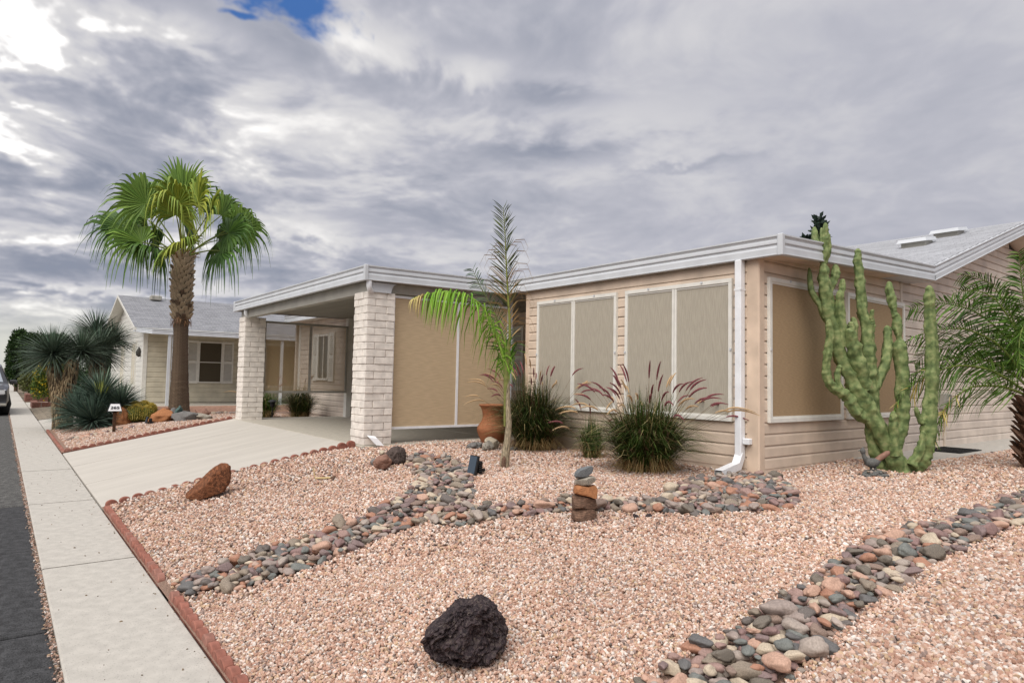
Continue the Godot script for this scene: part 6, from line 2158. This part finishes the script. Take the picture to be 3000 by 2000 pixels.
func far_plants() -> void:
	rng.seed = 707
	var d0 := Color(0.012, 0.030, 0.008)
	var d1 := Color(0.05, 0.095, 0.022)
	tree("tall clipped dark hedge tree at the far left edge", Vector3(0.9, -0.6, -56.5), [[Vector3(0, 2.35, 0), Vector3(0.75, 1.9, 1.1)], [Vector3(0.05, 3.5, 0), Vector3(0.6, 0.95, 0.9)], [Vector3(-0.05, 1.3, 0), Vector3(0.7, 0.9, 1.0)]], 15000, 0.13, d0, d1, 0.12, "tree", "hedge_tree", "clipped hedge trees")
	tree("wide clipped dark hedge tree behind the leaning yucca", Vector3(2.2, -0.6, -54.0), [[Vector3(0, 2.3, 0), Vector3(1.5, 1.9, 1.2)], [Vector3(-0.6, 3.3, 0), Vector3(0.9, 0.8, 1.0)], [Vector3(0.7, 3.2, 0), Vector3(1.0, 0.9, 1.0)]], 22000, 0.13, d0, d1, 0.14, "tree", "hedge_tree", "clipped hedge trees")
	tree("dark clipped hedge tree partly hidden by the yucca heads", Vector3(5.6, -0.6, -51.0), [[Vector3(0, 2.4, 0), Vector3(1.5, 1.9, 1.2)], [Vector3(0.2, 3.3, 0), Vector3(1.1, 0.8, 1.0)]], 15000, 0.13, d0, d1, 0.14, "tree", "hedge_tree", "clipped hedge trees")
	tree("yellow flowering shrub above the red block planter", Vector3(1.75, -0.4, -35.2), [[Vector3(0, 0.95, 0), Vector3(0.75, 0.9, 0.8)], [Vector3(0.1, 1.65, 0), Vector3(0.55, 0.55, 0.55)], [Vector3(-0.3, 0.5, 0.2), Vector3(0.5, 0.5, 0.55)]], 8200, 0.085, Color(0.03, 0.07, 0.015), Color(0.12, 0.17, 0.03), 0.05, "shrub", "flowering_shrub", "", Color(0.60, 0.42, 0.03), 0.16)
	tree("dark green shrub between flowering shrub and yucca trunk", Vector3(2.35, -0.4, -30.9), [[Vector3(0, 0.75, 0), Vector3(0.55, 0.75, 0.6)], [Vector3(0.1, 1.2, 0), Vector3(0.4, 0.45, 0.45)]], 5200, 0.07, Color(0.012, 0.035, 0.012), Color(0.05, 0.10, 0.025), 0.05, "shrub", "shrub")
	tree("olive shrub at the street edge far left", Vector3(1.35, -0.5, -47.0), [[Vector3(0, 0.7, 0), Vector3(0.6, 0.65, 0.8)]], 3200, 0.085, Color(0.06, 0.075, 0.02), Color(0.15, 0.16, 0.05), 0.05, "shrub", "shrub")
	# red block planters by the footway
	for q in [["low red block planter wall beyond the tan gravel", 1.05, 2.9, -32.0, 0.26], ["farther red block planter wall by the footway", 1.0, 2.6, -39.0, 0.36]]:
		var h := thing("planter_wall", q[0], "planter", Vector3(0, -0.56, q[3]), "red block planters")
		for r in 3:
			var x: float = q[1]
			var m := 0
			while x < q[2]:
				var mb := MB.new()
				mb.bbox(Vector3(x, r * q[4] / 3.0 - 0.02, -0.1), Vector3(x + 0.29, (r + 1) * q[4] / 3.0 - 0.028, 0.1), 0.006)
				put(mb, "block", M.red_block, h)
				x += 0.30
				m += 1
			if r < 3:
				for z in 6:
					var mb := MB.new()
					mb.bbox(Vector3(q[1], r * q[4] / 3.0 - 0.02, -0.4 - z * 0.3), Vector3(q[1] + 0.2, (r + 1) * q[4] / 3.0 - 0.028, -0.11 - z * 0.3), 0.006)
					put(mb, "block", M.red_block, h)
	# dark conifer whose tip shows over the flat roof
	var h2 := thing("conifer", "dark conifer tip showing above the flat roof behind the cactus", "tree", Vector3(27.97, -0.12, -14.35))
	var mb := MB.new()
	mb.tube([Vector3.ZERO, Vector3(0, 4, 0), Vector3(0, 8.3, 0)], [0.2, 0.12, 0.02], 8)
	put(mb, "trunk", M.trunk, h2)
	leafy(h2, "crown", [[Vector3(0, 7.3, 0), Vector3(0.3, 1.35, 0.3)], [Vector3(-0.35, 6.8, -0.45), Vector3(0.25, 0.85, 0.25)], [Vector3(0.3, 6.2, 0), Vector3(0.5, 1.0, 0.5)], [Vector3(0, 4.5, 0), Vector3(0.8, 1.8, 0.8)], [Vector3(0, 2.5, 0), Vector3(1.0, 1.6, 1.0)]], 16000, 0.26, Color(0.008, 0.016, 0.012), Color(0.025, 0.045, 0.03))

# ---------------------------------------------------------------- vehicles far up the street
func vehicles() -> void:
	var h := thing("parked_car", "black sport utility car parked along the street at far left", "car", Vector3(-0.68, -0.6, -27.6))
	# profile along the car (towards -z is its rear), lofted across
	var prof := [[0.0, 0.30, 0.72], [0.02, 0.30, 0.88], [-0.35, 0.30, 1.0], [-1.05, 0.28, 1.09], [-1.75, 0.28, 1.68], [-2.3, 0.28, 1.76], [-3.9, 0.28, 1.73], [-4.45, 0.3, 1.2], [-4.6, 0.34, 0.75]]
	var rows := []
	for q in prof:
		var w := 0.93 if q[2] < 1.2 else 0.70
		var z: float = q[0]
		var nose := 0.06 if z > -0.1 else 0.0
		var row := PackedVector3Array([Vector3(-0.86, q[1], z), Vector3(0.86, q[1], z), Vector3(0.96 - nose, q[1] + 0.2, z - nose), Vector3(0.95 - nose, minf(q[2], 1.02) - 0.04, z - nose), Vector3(w - nose, q[2] - 0.05, z), Vector3(w - 0.14, q[2], z), Vector3(-w + 0.14, q[2], z), Vector3(-w + nose, q[2] - 0.05, z), Vector3(-0.95 + nose, minf(q[2], 1.02) - 0.04, z - nose), Vector3(-0.96 + nose, q[1] + 0.2, z - nose)])
		rows.append(row)
	var mb := MB.new()
	for r in rows.size() - 1:
		for s in 10:
			var e := (s + 1) % 10
			mb.quad(rows[r][s], rows[r][e], rows[r + 1][e], rows[r + 1][s])
	for k in range(1, 9):
		mb.tri(rows[0][0], rows[0][k], rows[0][k + 1])
		mb.tri(rows[8][0], rows[8][k + 1], rows[8][k])
	put(mb, "body", M.car_paint, h)
	mb = MB.new()
	mb.quad(Vector3(-0.78, 1.11, -1.04), Vector3(0.78, 1.11, -1.04), Vector3(0.62, 1.62, -1.68), Vector3(-0.62, 1.62, -1.68))
	put(mb, "windscreen", M.car_glass, h)
	for s in [-1.0, 1.0]:
		mb = MB.new()
		var p := [Vector3(0.955 * s, 1.05, -1.25), Vector3(0.955 * s, 1.05, -4.2), Vector3(0.76 * s, 1.60, -3.8), Vector3(0.76 * s, 1.60, -1.85)]
		if s > 0: mb.quad(p[0], p[1], p[2], p[3])
		else: mb.quad(p[3], p[2], p[1], p[0])
		put(mb, "side_window", M.car_glass, h)
		mb = MB.new()
		mb.bbox(Vector3(0.58 * s - 0.28, 0.70, -0.22), Vector3(0.58 * s + 0.28, 0.88, 0.025), 0.03)
		put(mb, "headlight", M.lamp_glass, h)
		mb = MB.new()
		mb.bbox(Vector3(1.06 * s - 0.11, 1.03, -1.45), Vector3(1.06 * s + 0.11, 1.18, -1.3), 0.03)
		put(mb, "mirror", M.car_paint, h)
		for z in [-0.85, -3.7]:
			var wh := group("wheel", h)
			mb = MB.new()
			mb.tube([Vector3(0.72 * s, 0.36, z), Vector3(0.97 * s, 0.36, z)], [0.36, 0.36], 20)
			put(mb, "tyre", M.black_rubber, wh)
			mb = MB.new()
			mb.tube([Vector3(0.9 * s, 0.36, z), Vector3(0.985 * s, 0.36, z)], [0.23, 0.22], 16)
			put(mb, "rim", M.grey_metal, wh)
	mb = MB.new()
	mb.bbox(Vector3(-0.45, 0.55, -0.05), Vector3(0.45, 0.85, 0.03), 0.03)
	put(mb, "grille", M.black_plastic, h)
	mb = MB.new()
	mb.bbox(Vector3(-0.9, 0.33, -0.03), Vector3(0.9, 0.42, 0.05), 0.02)
	put(mb, "bumper_trim", M.grey_metal, h)
	# golf cart
	h = thing("golf_cart", "small white-roofed golf cart far up the street", "golf cart", Vector3(-0.35, -0.6, -92.0))
	mb = MB.new()
	mb.bbox(Vector3(-0.55, 1.78, -2.1), Vector3(0.55, 1.84, -0.3), 0.02)
	put(mb, "roof", M.white_metal, h)
	for q in [[-0.5, -0.4], [0.5, -0.4], [-0.5, -2.0], [0.5, -2.0]]:
		mb = MB.new()
		mb.tube([Vector3(q[0], 0.7, q[1] + (0.25 if q[1] > -1 else 0.0)), Vector3(q[0], 1.79, q[1])], [0.025, 0.025], 6)
		put(mb, "roof_post", M.white_metal, h)
	mb = MB.new()
	mb.hexa([Vector3(-0.58, 0.3, 0.05), Vector3(0.58, 0.3, 0.05), Vector3(0.58, 0.3, -2.3), Vector3(-0.58, 0.3, -2.3), Vector3(-0.5, 0.85, -0.15), Vector3(0.5, 0.85, -0.15), Vector3(0.55, 0.6, -2.3), Vector3(-0.55, 0.6, -2.3)])
	put(mb, "body", M.car_paint, h)
	mb = MB.new()
	mb.bbox(Vector3(-0.5, 0.6, -1.6), Vector3(0.5, 1.2, -1.35), 0.04)
	put(mb, "seat", M.grey_metal, h)
	for q in [[-0.5, -0.3], [0.5, -0.3], [-0.5, -1.9], [0.5, -1.9]]:
		mb = MB.new()
		mb.tube([Vector3(q[0] - 0.09, 0.22, q[1]), Vector3(q[0] + 0.09, 0.22, q[1])], [0.22, 0.22], 14)
		put(mb, "wheel", M.black_rubber, h)

func _ready() -> void:
	ground_noise.seed = 4
	ground_noise.frequency = 0.01
	ground_noise.fractal_octaves = 3
	lights()
	textures()
	materials()
	print("light ", Time.get_ticks_msec())
	setting()
	house()
	carport()
	neighbour()
	print("houses ", Time.get_ticks_msec())
	creek("dry_creek_bed", "long dry creek of river stones from footway to carport pillar", CREEK_A, 1, [])
	creek("dry_creek_bed", "side creek of river stones from the cairn to the downspout", CREEK_B, 2, [[Vector2(3.52, -3.62), 0.1]])
	creek("dry_creek_bed", "nearest dry creek of river stones at lower right", CREEK_C, 3, [])
	gravel()
	edging("scalloped red edging along the near side of the driveway", Vector3(1.0, 0, -8.685), Vector3(3.98, 0, -8.685), func(x): return DR(x) - 0.004, 1.0, 11)
	edging("scalloped red edging along the far side of the driveway", Vector3(1.0, 0, -14.785), Vector3(3.96, 0, -14.785), func(x): return DR(x) - 0.006, 1.0, 12)
	edging("scalloped red edging along the footway in the foreground", Vector3(1.005, 0, -8.6), Vector3(1.005, 0, 1.0), func(_x): return -0.572, 0.85, 13, Vector2(-4.98, -5.35))
	edging("low red edging along the footway at the palm garden", Vector3(1.005, 0, -20.2), Vector3(1.005, 0, -14.85), func(_x): return -0.585, 0.8, 14)
	print("ground ", Time.get_ticks_msec())
	fan_palm()
	yuccas()
	barrel_cactus()
	queen_palm()
	date_palm()
	totem_cactus()
	var gg := "purple fountain grasses along the sunroom wall"
	grass("largest fountain grass clump below the wide window screens", Vector3(5.60, -0.01, -4.82), 0.86, 0.74, 3800, 58, 21, 0.35, gg)
	grass("dark fountain grass clump between pot and left window", Vector3(5.90, -0.01, -7.08), 1.0, 0.72, 3800, 44, 22, 0.0, gg)
	grass("small fountain grass clump between the two large clumps", Vector3(5.95, -0.01, -6.0), 0.55, 0.32, 700, 7, 23, 0.5, gg)
	grass("green grass clump behind the carport next to the pillar", Vector3(5.3, -0.12, -17.0), 0.75, 0.7, 1500, 10, 24, 1.0, "grasses beyond the carport")
	grass("dark grass clump behind the carport next to the wing wall", Vector3(5.75, -0.10, -15.7), 0.85, 0.6, 1800, 6, 25, 0.1, "grasses beyond the carport")
	far_plants()
	vehicles()
	small_things()
	print("done ", Time.get_ticks_msec())
